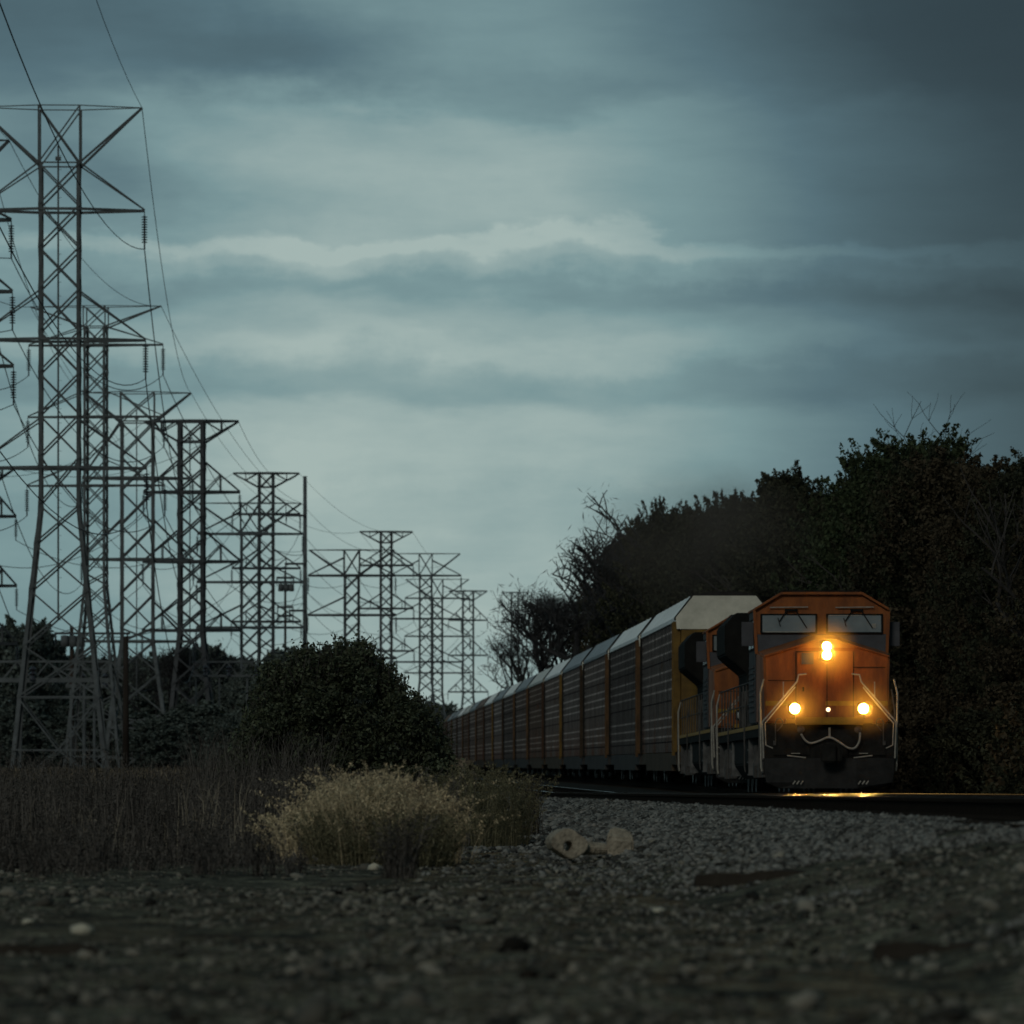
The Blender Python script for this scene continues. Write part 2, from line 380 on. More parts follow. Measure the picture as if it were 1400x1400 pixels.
def track(off, label, first_tie, n_ind, zoff=0.0, fx=None):
    fx = fx or (lambda q: lat(0,q))
    t = empty('railway_track', (0,0,0), (0,0,0), label, 'railway track')
    rail_obj('rail', off-0.7525, -30, 900, t, zoff, fx); rail_obj('rail', off+0.7525, -30, 900, t, zoff, fx)
    b = MB().box(-1.28,1.28,-.115,.115,-.32,-.178)
    ys = np.arange(-20, 420, 0.56)
    i0 = int(np.argmin(abs(ys-first_tie)))
    rest = MB(); proto = None
    for i, yy in enumerate(ys):
        g = float(grade(yy))
        if n_ind and i0 <= i < i0+n_ind:
            if proto is None:
                o = proto = b.build('tie', M['tie'], t)
            else:
                o = proto.copy(); C.objects.link(o); o.parent = t
            o.location = (off+fx(yy), yy, g+zoff); o.rotation_euler = (0,0,ROT)
        else:
            x = off+fx(yy); rest.box(x-1.28,x+1.28,yy-.115,yy+.115,-.32+g+zoff,-.178+g+zoff)
    o = rest.build('ties', M['tie'], t); o['kind'] = 'stuff'
track(NR+0.7525, 'empty near railway track with shiny railheads in front of the train', 42, 100)
track(0.0, 'railway track under the orange locomotives and car carriers', 60, 0, -0.01, xc)

# ------------------------------------------------------------------ locomotive
LOCO_LEN = 22.4
def lamp_glow():  # added scattering volume that imitates bloom around the lamps
    m = bpy.data.materials.new('lamp haze'); m.use_nodes = True; N = m.node_tree.nodes; L = m.node_tree.links; N.clear()
    o = N.new('ShaderNodeOutputMaterial'); v = N.new('ShaderNodeVolumeScatter'); v.inputs['Color'].default_value = (1,0.72,0.30,1)
    tc = N.new('ShaderNodeTexCoord'); ln = N.new('ShaderNodeVectorMath'); ln.operation = 'LENGTH'; L.new(tc.outputs['Object'], ln.inputs[0])
    mr = N.new('ShaderNodeMapRange'); mr.interpolation_type = 'SMOOTHSTEP'; mr.inputs[1].default_value = 0.80; mr.inputs[2].default_value = 0.05; mr.inputs[3].default_value = 0; mr.inputs[4].default_value = 0.22
    L.new(ln.outputs['Value'], mr.inputs[0]); L.new(mr.outputs[0], v.inputs['Density'])
    L.new(v.outputs[0], o.inputs['Volume']); return m
M['bloom'] = lamp_glow()
M['lamp'] = emis('lit lamp', (1.0,0.47,0.06), 200)
M['lamp2'] = emis('marker lamp', (1.0,0.75,0.4), 3.0)
M['lampoff'] = mat('unlit lens', (0.3,0.3,0.28), 0.2, 0.1, 5)

def cab_section(grow=0.0):
    return [(-1.55-grow,1.62),(1.55+grow,1.62),(1.55+grow,4.30),(0.93,4.66),(-0.93,4.66),(-1.55-grow,4.30)]
def make_loco(lit, label):
    r = empty('locomotive', (0,0,0), (0,0,0), label, 'locomotive', 'locomotives pulling the train')
    K = M
    # plow
    b = MB(); up = [(-1.5,.28),(0,-.12),(1.5,.28),(1.5,.62),(-1.5,.62)]
    def ring(z, inset, fwd): return [(-1.5+inset,.28-fwd*.3,z),(-.6,.02-fwd,z),(.6,.02-fwd,z),(1.5-inset,.28-fwd*.3,z),(1.4-inset,.6,z),(-1.4+inset,.6,z)]
    b.loft([ring(.10,.34,.12),ring(.24,.04,.10),ring(.5,.0,.05),ring(.80,.0,0)])
    pl = b.build('snow_plow', K['plow'], r, bevel=0.015)
    b = MB()
    for sx in (-1,1):
        for k in range(3): b.bar((sx*(.66+.09*k)-.03,-.14,.20),(sx*(.66+.09*k)+.03,-.14,.28),.03)
    b.build('bracket', K['white'], pl)
    # pilot face
    b = MB().box(-1.5,1.5,.32,.5,.80,1.56)
    b.box(-1.3,-.45,.27,.32,.86,1.1); b.box(.45,1.3,.27,.32,.86,1.1)
    b.build('pilot', K['dark'], r, bevel=0.012)
    b = MB().box(-.17,.17,-.25,.32,.78,1.04); b.box(-.24,.10,-.52,-.25,.70,1.12); b.box(.10,.24,-.40,-.25,.70,1.12); b.box(-.42,.42,.20,.32,.66,1.18)
    b.build('coupler', K['dark'], r, bevel=0.03)
    b = MB().prism([(-.78,1.57),(.78,1.57),(.78,1.74),(-.78,1.74)], .10, .55); b.box(-1.0,-.78,.22,.55,1.60,1.70); b.box(.78,1.0,.22,.55,1.60,1.70)
    b.build('front_step', K['yellow'], r, bevel=0.015)
    b = MB().box(-1.52,1.52,.5,21.9,1.30,1.60); b.build('underframe', K['dark'], r, bevel=0.01)
    for sx in (-1,1):
        MB().box(*sorted((sx*1.525,sx*1.535)),.9,21.5,1.50,1.59).build('sill_stripe', K['yellow'], r)
    # nose
    f0 = [(-1.42,1.62),(1.42,1.62),(1.46,3.18),(.25,3.54),(-.25,3.54),(-1.46,3.18)]
    f1 = [(-1.53,1.62),(1.53,1.62),(1.53,3.30),(.25,3.70),(-.25,3.70),(-1.53,3.30)]
    b = MB().loft([[(x,1.25,z) for x,z in f0],[(x,1.75,z) for x,z in [(-1.50,1.62),(1.50,1.62),(1.51,3.23),(.25,3.60),(-.25,3.60),(-1.51,3.23)]],[(x,3.0,z) for x,z in f1]])
    no = b.build('nose', K['orange'], r, bevel=0.04)
    b = MB()
    for sx in (-1,1): b.bar((sx*.24,1.225,3.525),(sx*1.44,1.225,3.165),.05,.03)
    b.build('edge_trim', K['orange'], no)
    b = MB()
    for x in (-.71,.01,.62): b.box(x-.008,x+.008,1.232,1.249,1.70,3.28)
    b.box(-.71,.01,1.232,1.249,3.26,3.28); b.box(.62,1.36,1.232,1.249,2.9,2.915); b.box(-1.36,-.72,1.236,1.249,2.6,2.612)
    b.build('panel_seam', K['dark'], no)
    MB().box(-1.41,1.41,1.236,1.246,2.02,2.13).build('nose_stripe', K['yellow'], no)
    b = MB().box(-.68,-.02,1.225,1.247,1.72,3.25); nd = b.build('nose_door', K['orange'], no, bevel=0.008)
    MB().box(-.58,-.30,1.212,1.223,2.98,3.24).build('window', K['trim'], nd)
    b = MB().box(-.56,-.52,1.19,1.224,2.35,2.45); b.build('handle', K['black'], nd)
    # cab
    b = MB().prism(cab_section(), 3.0, 5.7); cb = b.build('cab', K['cabgrey'], r, bevel=0.03)
    MB().prism([(-1.57,4.28),(-.94,4.645),(.94,4.645),(1.57,4.28),(1.58,4.33),(.95,4.71),(-.95,4.71),(-1.58,4.33)], 2.82, 5.8).build('cab_roof', K['orange'], r, bevel=0.01)
    MB().box(-.9,.9,3.1,4.6,4.712,4.76).build('roof_unit', K['dark'], r, bevel=0.01)
    b = MB().prism([(-1.545,3.72),(1.545,3.72),(1.545,4.29),(.93,4.64),(-.93,4.64),(-1.545,4.29)], 2.93, 2.998); cf = b.build('cab_front', K['orange'], r, bevel=0.01)
    MB().prism([(-1.545,3.25),(1.545,3.25),(1.545,3.718),(-1.545,3.718)], 2.94, 2.998).build('dash_panel', K['trim'], r)
    for sx in (-1,1):
        b = MB().bar((sx*1.53,2.95,3.26),(sx*1.575,2.95,4.3),.07,.10); b.build('corner_post', K['orange'], r)
        x0,x1 = sorted((sx*.10,sx*1.44))
        w = MB(); w.prism([(x0,3.73),(x1,3.73),(x1,4.20),(x0,4.20)], 2.885, 2.926)
        fr = w.build('windshield', K['black'], r, bevel=0.01)
        MB().box(x0+.05,x1-.05,2.872,2.883,3.77,4.16).build('pane', K['glass'], fr)
        MB().box(x0+.06,x1-.16*(sx<0)-.5*(sx>0),2.862,2.870,3.762 if sx<0 else 4.15,3.782 if sx<0 else 4.17).build('seal', K['white'], fr)
        wp = MB(); cxw = (x0+x1)/2; wp.bar((cxw+.15,2.85,4.28),(cxw+.42,2.852,3.86),.025); wp.bar((cxw-.05,2.85,4.28),(cxw-.22,2.852,4.02),.03); wp.bar((cxw-.26,2.85,4.1),(cxw-.2,2.85,3.9),.02)
        wp.box(cxw-.1,cxw+.2,2.85,2.93,4.26,4.31); wp.build('wiper', K['black'], fr)
        MB().tube([(cxw-.45,2.86,4.345),(cxw+.45,2.86,4.355)], .014).build('grab_bar', K['white'], cf)
    # things seen through the glass
    MB().box(1.18,1.27,2.855,2.868,3.86,3.97).build('placard', K['white'], r)
    # side windows and doors of the cab
    for sx in (-1,1):
        for y0 in (3.35,4.5):
            x0,x1 = sorted((sx*1.552,sx*1.565))
            fr = MB().box(x0,x1,y0,y0+.95,3.35,4.1).build('side_window', K['black'], r)
            x0,x1 = sorted((sx*1.566,sx*1.572)); MB().box(x0,x1,y0+.06,y0+.89,3.41,4.04).build('pane', K['glass'], fr)
        x0,x1 = sorted((sx*1.58,sx*1.86))
        mr = MB(); mr.box(x0,x1,3.25,3.29,3.45,4.02); mr.bar((sx*1.55,3.3,3.5),(sx*1.75,3.27,3.5),.03); mr.build('mirror', K['trim'], r, bevel=.01)
        b = MB()
        for k in range(9): b.box(*sorted((sx*1.552,sx*1.575)),3.4,5.4,1.9+.13*k,1.96+.13*k)
        b.build('louvre', K['cabgrey'], r)
    # hood, dynamic brake, radiator
    MB().prism([(-.92,1.62),(.92,1.62),(.92,4.25),(.6,4.52),(-.6,4.52),(-.92,4.25)], 5.7, 17.4).build('long_hood', K['black'], r, bevel=.03)
    MB().prism([(-1.3,3.5),(-1.0,3.1),(1.0,3.1),(1.3,3.5),(1.3,4.4),(.9,4.66),(-.9,4.66),(-1.3,4.4)], 6.0, 9.0).build('dynamic_brake', K['black'], r, bevel=.02)
    MB().prism([(-.95,1.62),(.95,1.62),(.95,3.1),(1.54,3.6),(1.54,4.35),(1.25,4.68),(-1.25,4.68),(-1.54,4.35),(-1.54,3.6),(-.95,3.1)], 17.4, 21.7).build('radiator', K['black'], r, bevel=.03)
    MB().box(-.35,.35,12.0,13.2,4.52,4.72).build('exhaust_stack', K['dark'], r, bevel=.02)
    hb = MB()
    for k in range(3): hb.tube([(.3+.12*k,8.6,4.75),(.3+.12*k,8.1,4.77)], .03, 8, .08)
    hb.box(.2,.7,8.5,8.65,4.66,4.74); hb.build('horn', K['dark'], r)
    # fuel tank, battery boxes
    MB().prism([(-1.2,.35),(1.2,.35),(1.45,.7),(1.45,1.29),(-1.45,1.29),(-1.45,.7)], 7.9, 14.4).build('fuel_tank', K['dark'], r, bevel=.03)
    # trucks
    for yc in (4.3, 17.9):
        t = MB()
        for sx in (-1,1):
            prof = [(-2.35,.85),(-2.1,1.12),(2.1,1.12),(2.35,.85),(2.2,.55),(1.9,.45),(1.55,.62),(.6,.62),(.3,.42),(-.3,.42),(-.6,.62),(-1.55,.62),(-1.9,.45),(-2.2,.55)]
            x0,x1 = sx*1.12, sx*1.3
            t.loft([[(x0,yc+a,z) for a,z in prof],[(x1,yc+a,z) for a,z in prof]])
            for a in (-1.85,0,1.85): t.box(*sorted((sx*1.3,sx*1.42)),yc+a-.2,yc+a+.2,.36,.72)
            for a in (-.95,.95): t.tube([(sx*1.34,yc+a,.62),(sx*1.34,yc+a,1.14)], .12, 10)
            t.prism([(sx*1.2-.12,1.12),(sx*1.2+.12,1.12),(sx*1.2+.12,1.3),(sx*1.2-.12,1.3)], yc-1.5, yc+1.5)
        t.box(-1.12,1.12,yc-.35,yc+.35,.6,1.0)
        to = t.build('truck', K['truck'], r, bevel=.015)
        for a in (-1.85,0,1.85):
            w = MB()
            for sx in (-1,1): w.lathe([(.46,sx*.66),(.56,sx*.68),(.535,sx*.69),(.525,sx*.80),(.45,sx*.80),(.42,sx*.77),(.1,sx*.77)], (0,yc+a,.53), 'x', 28)
            w.tube([(-.8,yc+a,.53),(.8,yc+a,.53)], .09, 10); w.build('wheelset', K['wheel'], to)
    # grey sand / step boxes at the corners
    for yb in (.55,6.9,14.6,20.9):
        for sx in (-1,1):
            st = MB()
            for k in range(4): st.box(*sorted((sx*1.18,sx*1.5)),yb,yb+.55,.42+.3*k,.46+.3*k)
            st.box(*sorted((sx*1.18,sx*1.22)),yb,yb+.55,.42,1.3); st.box(*sorted((sx*1.22,sx*1.5)),yb-.03,yb,.42,1.3)
            st.build('step_well', K['stepgrey'] if yb > 2 else K['dark'], r)
            if yb in (.55,20.9): MB().tube([(sx*1.54,yb-.05,.5),(sx*1.56,yb-.05,.62),(sx*1.58,yb-.05,2.3),(sx*1.5,yb-.05,2.62)], .024).build('handrail', K['white'], r)
            MB().tube([(sx*1.54,yb+.6,.5),(sx*1.56,yb+.6,.62),(sx*1.57,yb+.6,1.9),(sx*1.5,yb+.6,2.4)], .02).build('handrail', K['truck'], r)
    for sx in (-1,1):
        h = MB()
        for yy in np.arange(6.2,21,1.5): h.tube([(sx*1.5,yy,1.6),(sx*1.5,yy,2.65)], .02)
        h.tube([(sx*1.5,6.2,2.65),(sx*1.5,20.9,2.65)], .02); h.tube([(sx*1.5,6.2,2.12),(sx*1.5,20.9,2.12)], .014)
        h.build('side_handrail', K['truck'], r)
    # air equipment racks
    b = MB()
    for k in range(8): b.tube([(-1.42,7.95+.4*k,1.62),(-1.42,7.95+.4*k,2.5)], .05, 6)
    b.build('pipe_rack', K['truck'], r)
    # front handrails
    for sx in (-1,1):
        h = MB().tube([(sx*1.51,.34,.80),(sx*1.54,.34,1.63),(sx*.74,.40,2.56),(sx*.70,.40,2.72),(sx*.52,.40,2.74)], .022)
        h.tube([(sx*1.28,.30,1.02),(sx*1.46,.32,1.10),(sx*1.48,.32,1.60),(sx*.78,.40,2.44)], .018)
        h.tube([(sx*1.05,.42,2.2),(sx*1.05,.42,2.56)], .016)
        h.build('front_handrail', K['white'], r)
        # air hose loops
        hz = MB().tube([(sx*1.24,.26,1.18),(sx*1.24,.26,1.62),(sx*1.20,.26,1.70),(sx*1.12,.26,1.71),(sx*1.07,.26,1.64),(sx*1.09,.26,1.55),(sx*1.2,.26,1.42)], .016)
        hz.box(sx*1.26-.03,sx*1.26+.03,.22,.30,1.10,1.2); hz.build('air_hose', K['truck'], r)
        gh = MB().lathe([(.02,.31),(.085,.31),(.09,.24),(.03,.22)], (sx*.66,0,1.46), 'y', 12); gh.build('hose_coupling', K['truck'], r, True)
        cl = MB().tube([(sx*.98,.18,.86),(sx*.55,.18,.81)], .016); cl.box(sx*.78-.1,sx*.78+.1,.2,.32,.9,.92); cl.build('cut_lever', K['white'], r)
    pts = [(1094,1003),(1100,1012),(1108,1015.5),(1120,1012),(1129,1008),(1137,1009),(1147,1015),(1158,1022),(1167,1022),(1173,1013),(1174,1001)]
    pts = [((a-1133)/59.,.14,(1083-c)/59.) for a,c in pts]
    cr = []
    for i in range(len(pts)-1):
        p0,p1,p2,p3 = [Vector(pts[max(0,min(len(pts)-1,i+j))]) for j in (-1,0,1,2)]
        for k in range(4):
            t_ = k/4; cr.append(0.5*((2*p1)+(p2-p0)*t_+(2*p0-5*p1+4*p2-p3)*t_*t_+(3*p1-p0-3*p2+p3)*t_**3))
    cr.append(Vector(pts[-1]))
    MB().tube(cr, .024, 8).build('cable_hose', K['white'], r, True)
    MB().box(-.02,.02,.18,.32,1.28,1.5).build('latch', K['white'], r)
    # lamps
    lm = M['lamp'] if lit else M['lampoff']
    b = MB().prism([(-.17,3.05),(.17,3.05),(.17,3.53),(-.17,3.53)], 1.13, 1.25); hd = b.build('headlight_housing', K['black'], r, bevel=.02)
    lamps = []
    for z in (3.19,3.39):
        hl = MB().lathe([(.01,1.085),(.09,1.10),(.105,1.13)], (0,0,z), 'y', 20).build('headlight', lm, hd, True); lamps.append((0,1.0,z,hl,.28))
    for sx in (-1,1):
        bx = MB().box(sx*.79-.14,sx*.79+.14,.38,.58,1.80,2.08); bx.bar((sx*.79,.5,1.6),(sx*.79,.5,1.82),.08); bo = bx.build('ditch_light_box', K['black'], r, bevel=.02)
        hl = MB().lathe([(.01,.335),(.10,.35),(.115,.38)], (sx*.79,0,1.94), 'y', 20).build('ditch_light', lm, bo, True); lamps.append((sx*.79,.26,1.94,hl,.42))
    if lit:
        MB().lathe([(.01,1.19),(.045,1.2),(.05,1.245)], (.04,0,1.93), 'y', 14).build('marker_light', M['lamp2'], r, True)
        for x,y,z,hl,rad in lamps:
            ld = bpy.data.lights.new('lamp_light', 'POINT'); ld.color = (1.0,0.50,0.10); ld.energy = 18 if rad > .3 else 10; ld.shadow_soft_size = 0.05
            n_ = 14; hz_ = MB().loft([[(.8*math.sin(PI*i/9)*math.cos(2*PI*k/n_),.8*math.sin(PI*i/9)*math.sin(2*PI*k/n_),-.8*math.cos(PI*i/9)) for k in range(n_)] for i in range(1,9)]).build('lamp_bloom', M['bloom'], r)  # sphere added around each lamp for its bloom
            hz_.location = (x,y-.35,z)
            lo = bpy.data.objects.new('lamp_light', ld); C.objects.link(lo); lo.location = (x,y,z); lo.parent = r
        for x,z in ((.79,1.94),(-.79,1.94),(0,3.3)):
            ld = bpy.data.lights.new('beam', 'SPOT'); ld.color = (1.0,0.55,0.14); ld.energy = 6500; ld.spot_size = math.radians(28); ld.spot_blend = 1.0; ld.shadow_soft_size = 0.1
            lo = bpy.data.objects.new('beam', ld); C.objects.link(lo); lo.location = (x,-.1 if z < 2 else .6,z); lo.rotation_euler = (PI/2-math.radians(4 if z > 2 else 3),0,PI); lo.parent = r
    return r
track_rot = (0,0,ROT)
def on_track(Y, z=0.0): return (xc(Y), Y, float(grade(Y))+z-0.01)
DL = 128.6
lead = make_loco(True, 'orange lead locomotive with lit headlights and white handrails facing the camera')
lead.location = on_track(DL); lead.rotation_euler = (0,0,heading(DL,22))
second = make_loco(False, 'second orange locomotive half hidden behind the lead locomotive, lamps unlit')
second.location = on_track(DL+23.3, 0.08); second.rotation_euler = (0,0,heading(DL+23.3,22))

# ------------------------------------------------------------------ car carriers
def make_rack(v):
    post, roofc, endw, sidem, sill = v
    r = empty('auto_rack_car', (0,0,0))
    Lc = 24.1
    for sx in (-1,1):
        b = MB().box(*sorted((sx*1.44,sx*1.49)),2.2,Lc-.9,1.02,5.08)
        for yy in np.arange(2.2,Lc-.8,1.22): b.box(*sorted((sx*1.492,sx*1.53)),yy,yy+.09,1.02,5.08)
        b.build('side_screen', sidem, r)
        for y0,y1 in ((.35,2.2),(Lc-.9,Lc-.2)):
            pb = MB().box(*sorted((sx*1.38,sx*1.55)),y0,y1,1.02,5.1)
            for k in range(7): pb.bar((sx*1.57,y0+.2,1.3+.55*k),(sx*1.57,y0+.75,1.3+.55*k),.03)
            for yy in (y0,y0+.9): 
                if yy < y1: pb.box(*sorted((sx*1.55,sx*1.60)),yy,yy+.12,.9,5.1)
            pb.build('corner_post', post if y0 < 5 else M['dark'], r)  # far-end post coloured dark to stand in for the shaded gap between cars
        b = MB().prism([(sx*1.5,.42),(sx*1.3,.42),(sx*1.3,1.0),(sx*1.5,1.0)], 3.4, Lc-3.4); b.prism([(sx*1.5,.62),(sx*1.3,.62),(sx*1.3,1.0),(sx*1.5,1.0)], .5, 3.4); b.prism([(sx*1.5,.62),(sx*1.3,.62),(sx*1.3,1.0),(sx*1.5,1.0)], Lc-3.4, Lc-.3)
        b.build('side_sill', sill, r)
    rf = MB().prism([(-1.54,5.1),(1.54,5.1),(1.55,5.22),(1.0,5.92),(.5,6.0),(-.5,6.0),(-1.0,5.92),(-1.55,5.22)], .3, Lc-.2)
    for yy in np.arange(2.5,Lc,2.4): rf.prism([(-1.555,5.23),(-1.0,5.935),(-.5,6.015),(.5,6.015),(1.0,5.935),(1.555,5.23),(1.5,5.2),(-1.5,5.2)], yy, yy+.06)
    rf.build('roof', roofc, r)
    re = MB()
    for yy in (.27,Lc-.55): re.prism([(-1.555,5.14),(1.555,5.14),(1.565,5.23),(1.01,5.94),(.5,6.03),(-.5,6.03),(-1.01,5.94),(-1.565,5.23)], yy, yy+.38)
    re.build('roof_gap_band', M['dark'], r)  # dark bands added in place of the shaded gaps between roofs
    for ye,dy in ((.28,-1),(Lc-.18,1)):
        d = MB(); n = 8
        pts = [(-1.36+2.72*k/n, ye+dy*.30*(1-((k-n/2)/(n/2))**2)) for k in range(n+1)]
        d.loft([[(x,y,1.0) for x,y in pts]+[(1.36,ye-dy*.1,1.0),(-1.36,ye-dy*.1,1.0)],[(x,y,4.84) for x,y in pts]+[(1.36,ye-dy*.1,4.84),(-1.36,ye-dy*.1,4.84)]])
        for k in (2,4,6): d.box(pts[k][0]-.03,pts[k][0]+.03,min(ye,pts[k][1]+dy*.03),max(ye,pts[k][1]+dy*.03),1.0,4.84)
        d.build('end_door', post, r)
        c = MB().loft([[(x,ye-dy*.05,z) for x,z in [(-1.5,4.86),(1.5,4.86),(1.53,5.22),(.98,5.9),(-.98,5.9),(-1.53,5.22)]],[(x,ye+dy*.06,z) for x,z in [(-1.5,4.86),(1.5,4.86),(1.53,5.22),(.98,5.9),(-.98,5.9),(-1.53,5.22)]]])
        c.box(-.03,.03,*sorted((ye+dy*.06,ye+dy*.075)),4.9,5.88); c.build('end_cap', endw, r)
        e = MB().box(-.2,.2,*sorted((ye+dy*.9,ye-dy*.3)),.72,1.02); e.box(-1.3,1.3,*sorted((ye-dy*.2,ye+dy*.15)),.75,1.0); e.build('coupler', M['dark'], r)
    MB().box(-1.3,1.3,.4,Lc-.4,.72,1.0).build('underframe', M['dark'], r)
    for yc in (2.9,Lc-2.9):
        t = MB()
        for sx in (-1,1):
            prof = [(-1.15,.62),(-.7,.78),(.7,.78),(1.15,.62),(1.1,.4),(.6,.36),(.35,.22),(-.35,.22),(-.6,.36),(-1.1,.4)]
            t.loft([[(sx*.98,yc+a,z) for a,z in prof],[(sx*1.12,yc+a,z) for a,z in prof]])
        t.box(-.98,.98,yc-.2,yc+.2,.4,.72); to = t.build('truck', M['dark'], r)
        for a in (-.87,.87):
            w = MB()
            for sx in (-1,1): w.lathe([(.3,sx*.66),(.385,sx*.68),(.36,sx*.69),(.355,sx*.8),(.3,sx*.8),(.1,sx*.78)], (0,yc+a,.36), 'x', 20)
            w.tube([(-.8,yc+a,.36),(.8,yc+a,.36)], .07, 8); w.build('wheelset', M['wheel'], to)
    return r
post_y = mat('yellow rack post', (0.11,0.066,0.017), 0.8, 0.4, 1.5, col2=(0.05,0.031,0.012), spec=0.08)
post_o = mat('orange brown rack post', (0.075,0.042,0.019), 0.8, 0.4, 1.5, col2=(0.035,0.022,0.013), spec=0.08)
post_r = mat('rusty rack post', (0.045,0.026,0.016), 0.8, 0.4, 1.2, col2=(0.03,0.017,0.011), spec=0.08)
post_b = mat('dark brown rack post', (0.04,0.027,0.016), 0.8, 0.4, 1.2, col2=(0.02,0.014,0.01), spec=0.08)
roof_w = mat('white rack roof', (0.58,0.61,0.59), 0.6, 0.12, 0.6, stretch=(1,.3,1))
roof_g = mat('grey rack roof', (0.19,0.22,0.23), 0.6, 0.2, 0.6, stretch=(1,.3,1))
roof_p = mat('pale rack roof', (0.40,0.42,0.39), 0.6, 0.2, 0.6, stretch=(1,.3,1))
roof_r = mat('rusted rack roof', (0.12,0.09,0.07), 0.7, 0.3, 0.6, stretch=(1,.3,1))
end_w = mat('white end cap', (0.50,0.485,0.40), 0.6, 0.1, 2.5, col2=(0.38,0.37,0.30))
sill_b = mat('brown sill', (0.045,0.034,0.023), 0.85, 0.3, 1.0, spec=0.08)
sill_g = mat('grey sill', (0.034,0.033,0.031), 0.85, 0.3, 1.0, spec=0.08)
side_a = rack_side('perforated grey screen', (0.072,0.071,0.068), (0.29,0.29,0.28), (0.05,0.04,0.03))
side_b = rack_side('perforated bluish screen', (0.064,0.066,0.065), (0.26,0.265,0.26), (0.045,0.042,0.04))
side_c = rack_side('perforated rusty screen', (0.068,0.06,0.052), (0.23,0.22,0.205), (0.08,0.035,0.02))
variants = {
 'a': (post_y, roof_w, end_w, side_a, sill_b), 'b': (post_o, roof_w, end_w, side_b, sill_g),
 'c': (post_o, roof_g, end_w, side_a, sill_g), 'd': (post_r, roof_p, end_w, side_c, sill_b),
 'e': (post_b, roof_g, end_w, side_b, sill_g), 'f': (post_r, roof_r, end_w, side_c, sill_b)}
order = 'abceadcbeafcdbecf'
labels = ['car carrier nearest the locomotives with yellow end door and white cap',
 'second car carrier from the locomotives, white roof and orange corner post',
 'third car carrier from the locomotives, grey roof and worn brown post',
 'fourth car carrier from the locomotives, grey roof and dark post',
 'fifth car carrier from the locomotives, whitish roof and yellow brown post',
 'sixth car carrier from the locomotives, pale roof and rusty screens',
 'seventh car carrier from the locomotives, dull grey roof',
 'eighth car carrier from the locomotives, bluish screens and clean roof',
 'ninth car carrier from the locomotives, dull grey roof and dark brown post',
 'tenth car carrier from the locomotives, bright white roof',
 'eleventh car carrier from the locomotives, rusted brown roof']
words = ['twelfth','thirteenth','fourteenth','fifteenth','sixteenth','seventeenth']
protos = {}
PITCH = 25.6
for i, v in enumerate(order):
    if v not in protos: o = protos[v] = make_rack(variants[v])
    else: o = copy_tree(protos[v])
    Yc = DL+46.6+PITCH*i
    o.location = on_track(Yc, 0.06); o.rotation_euler = (math.atan(0.0045),0,heading(Yc,25))
    tag(o, labels[i] if i < len(labels) else f'{words[i-11]} car carrier from the locomotives, small in the far tail of the train', 'rail car', 'car carriers in the train')

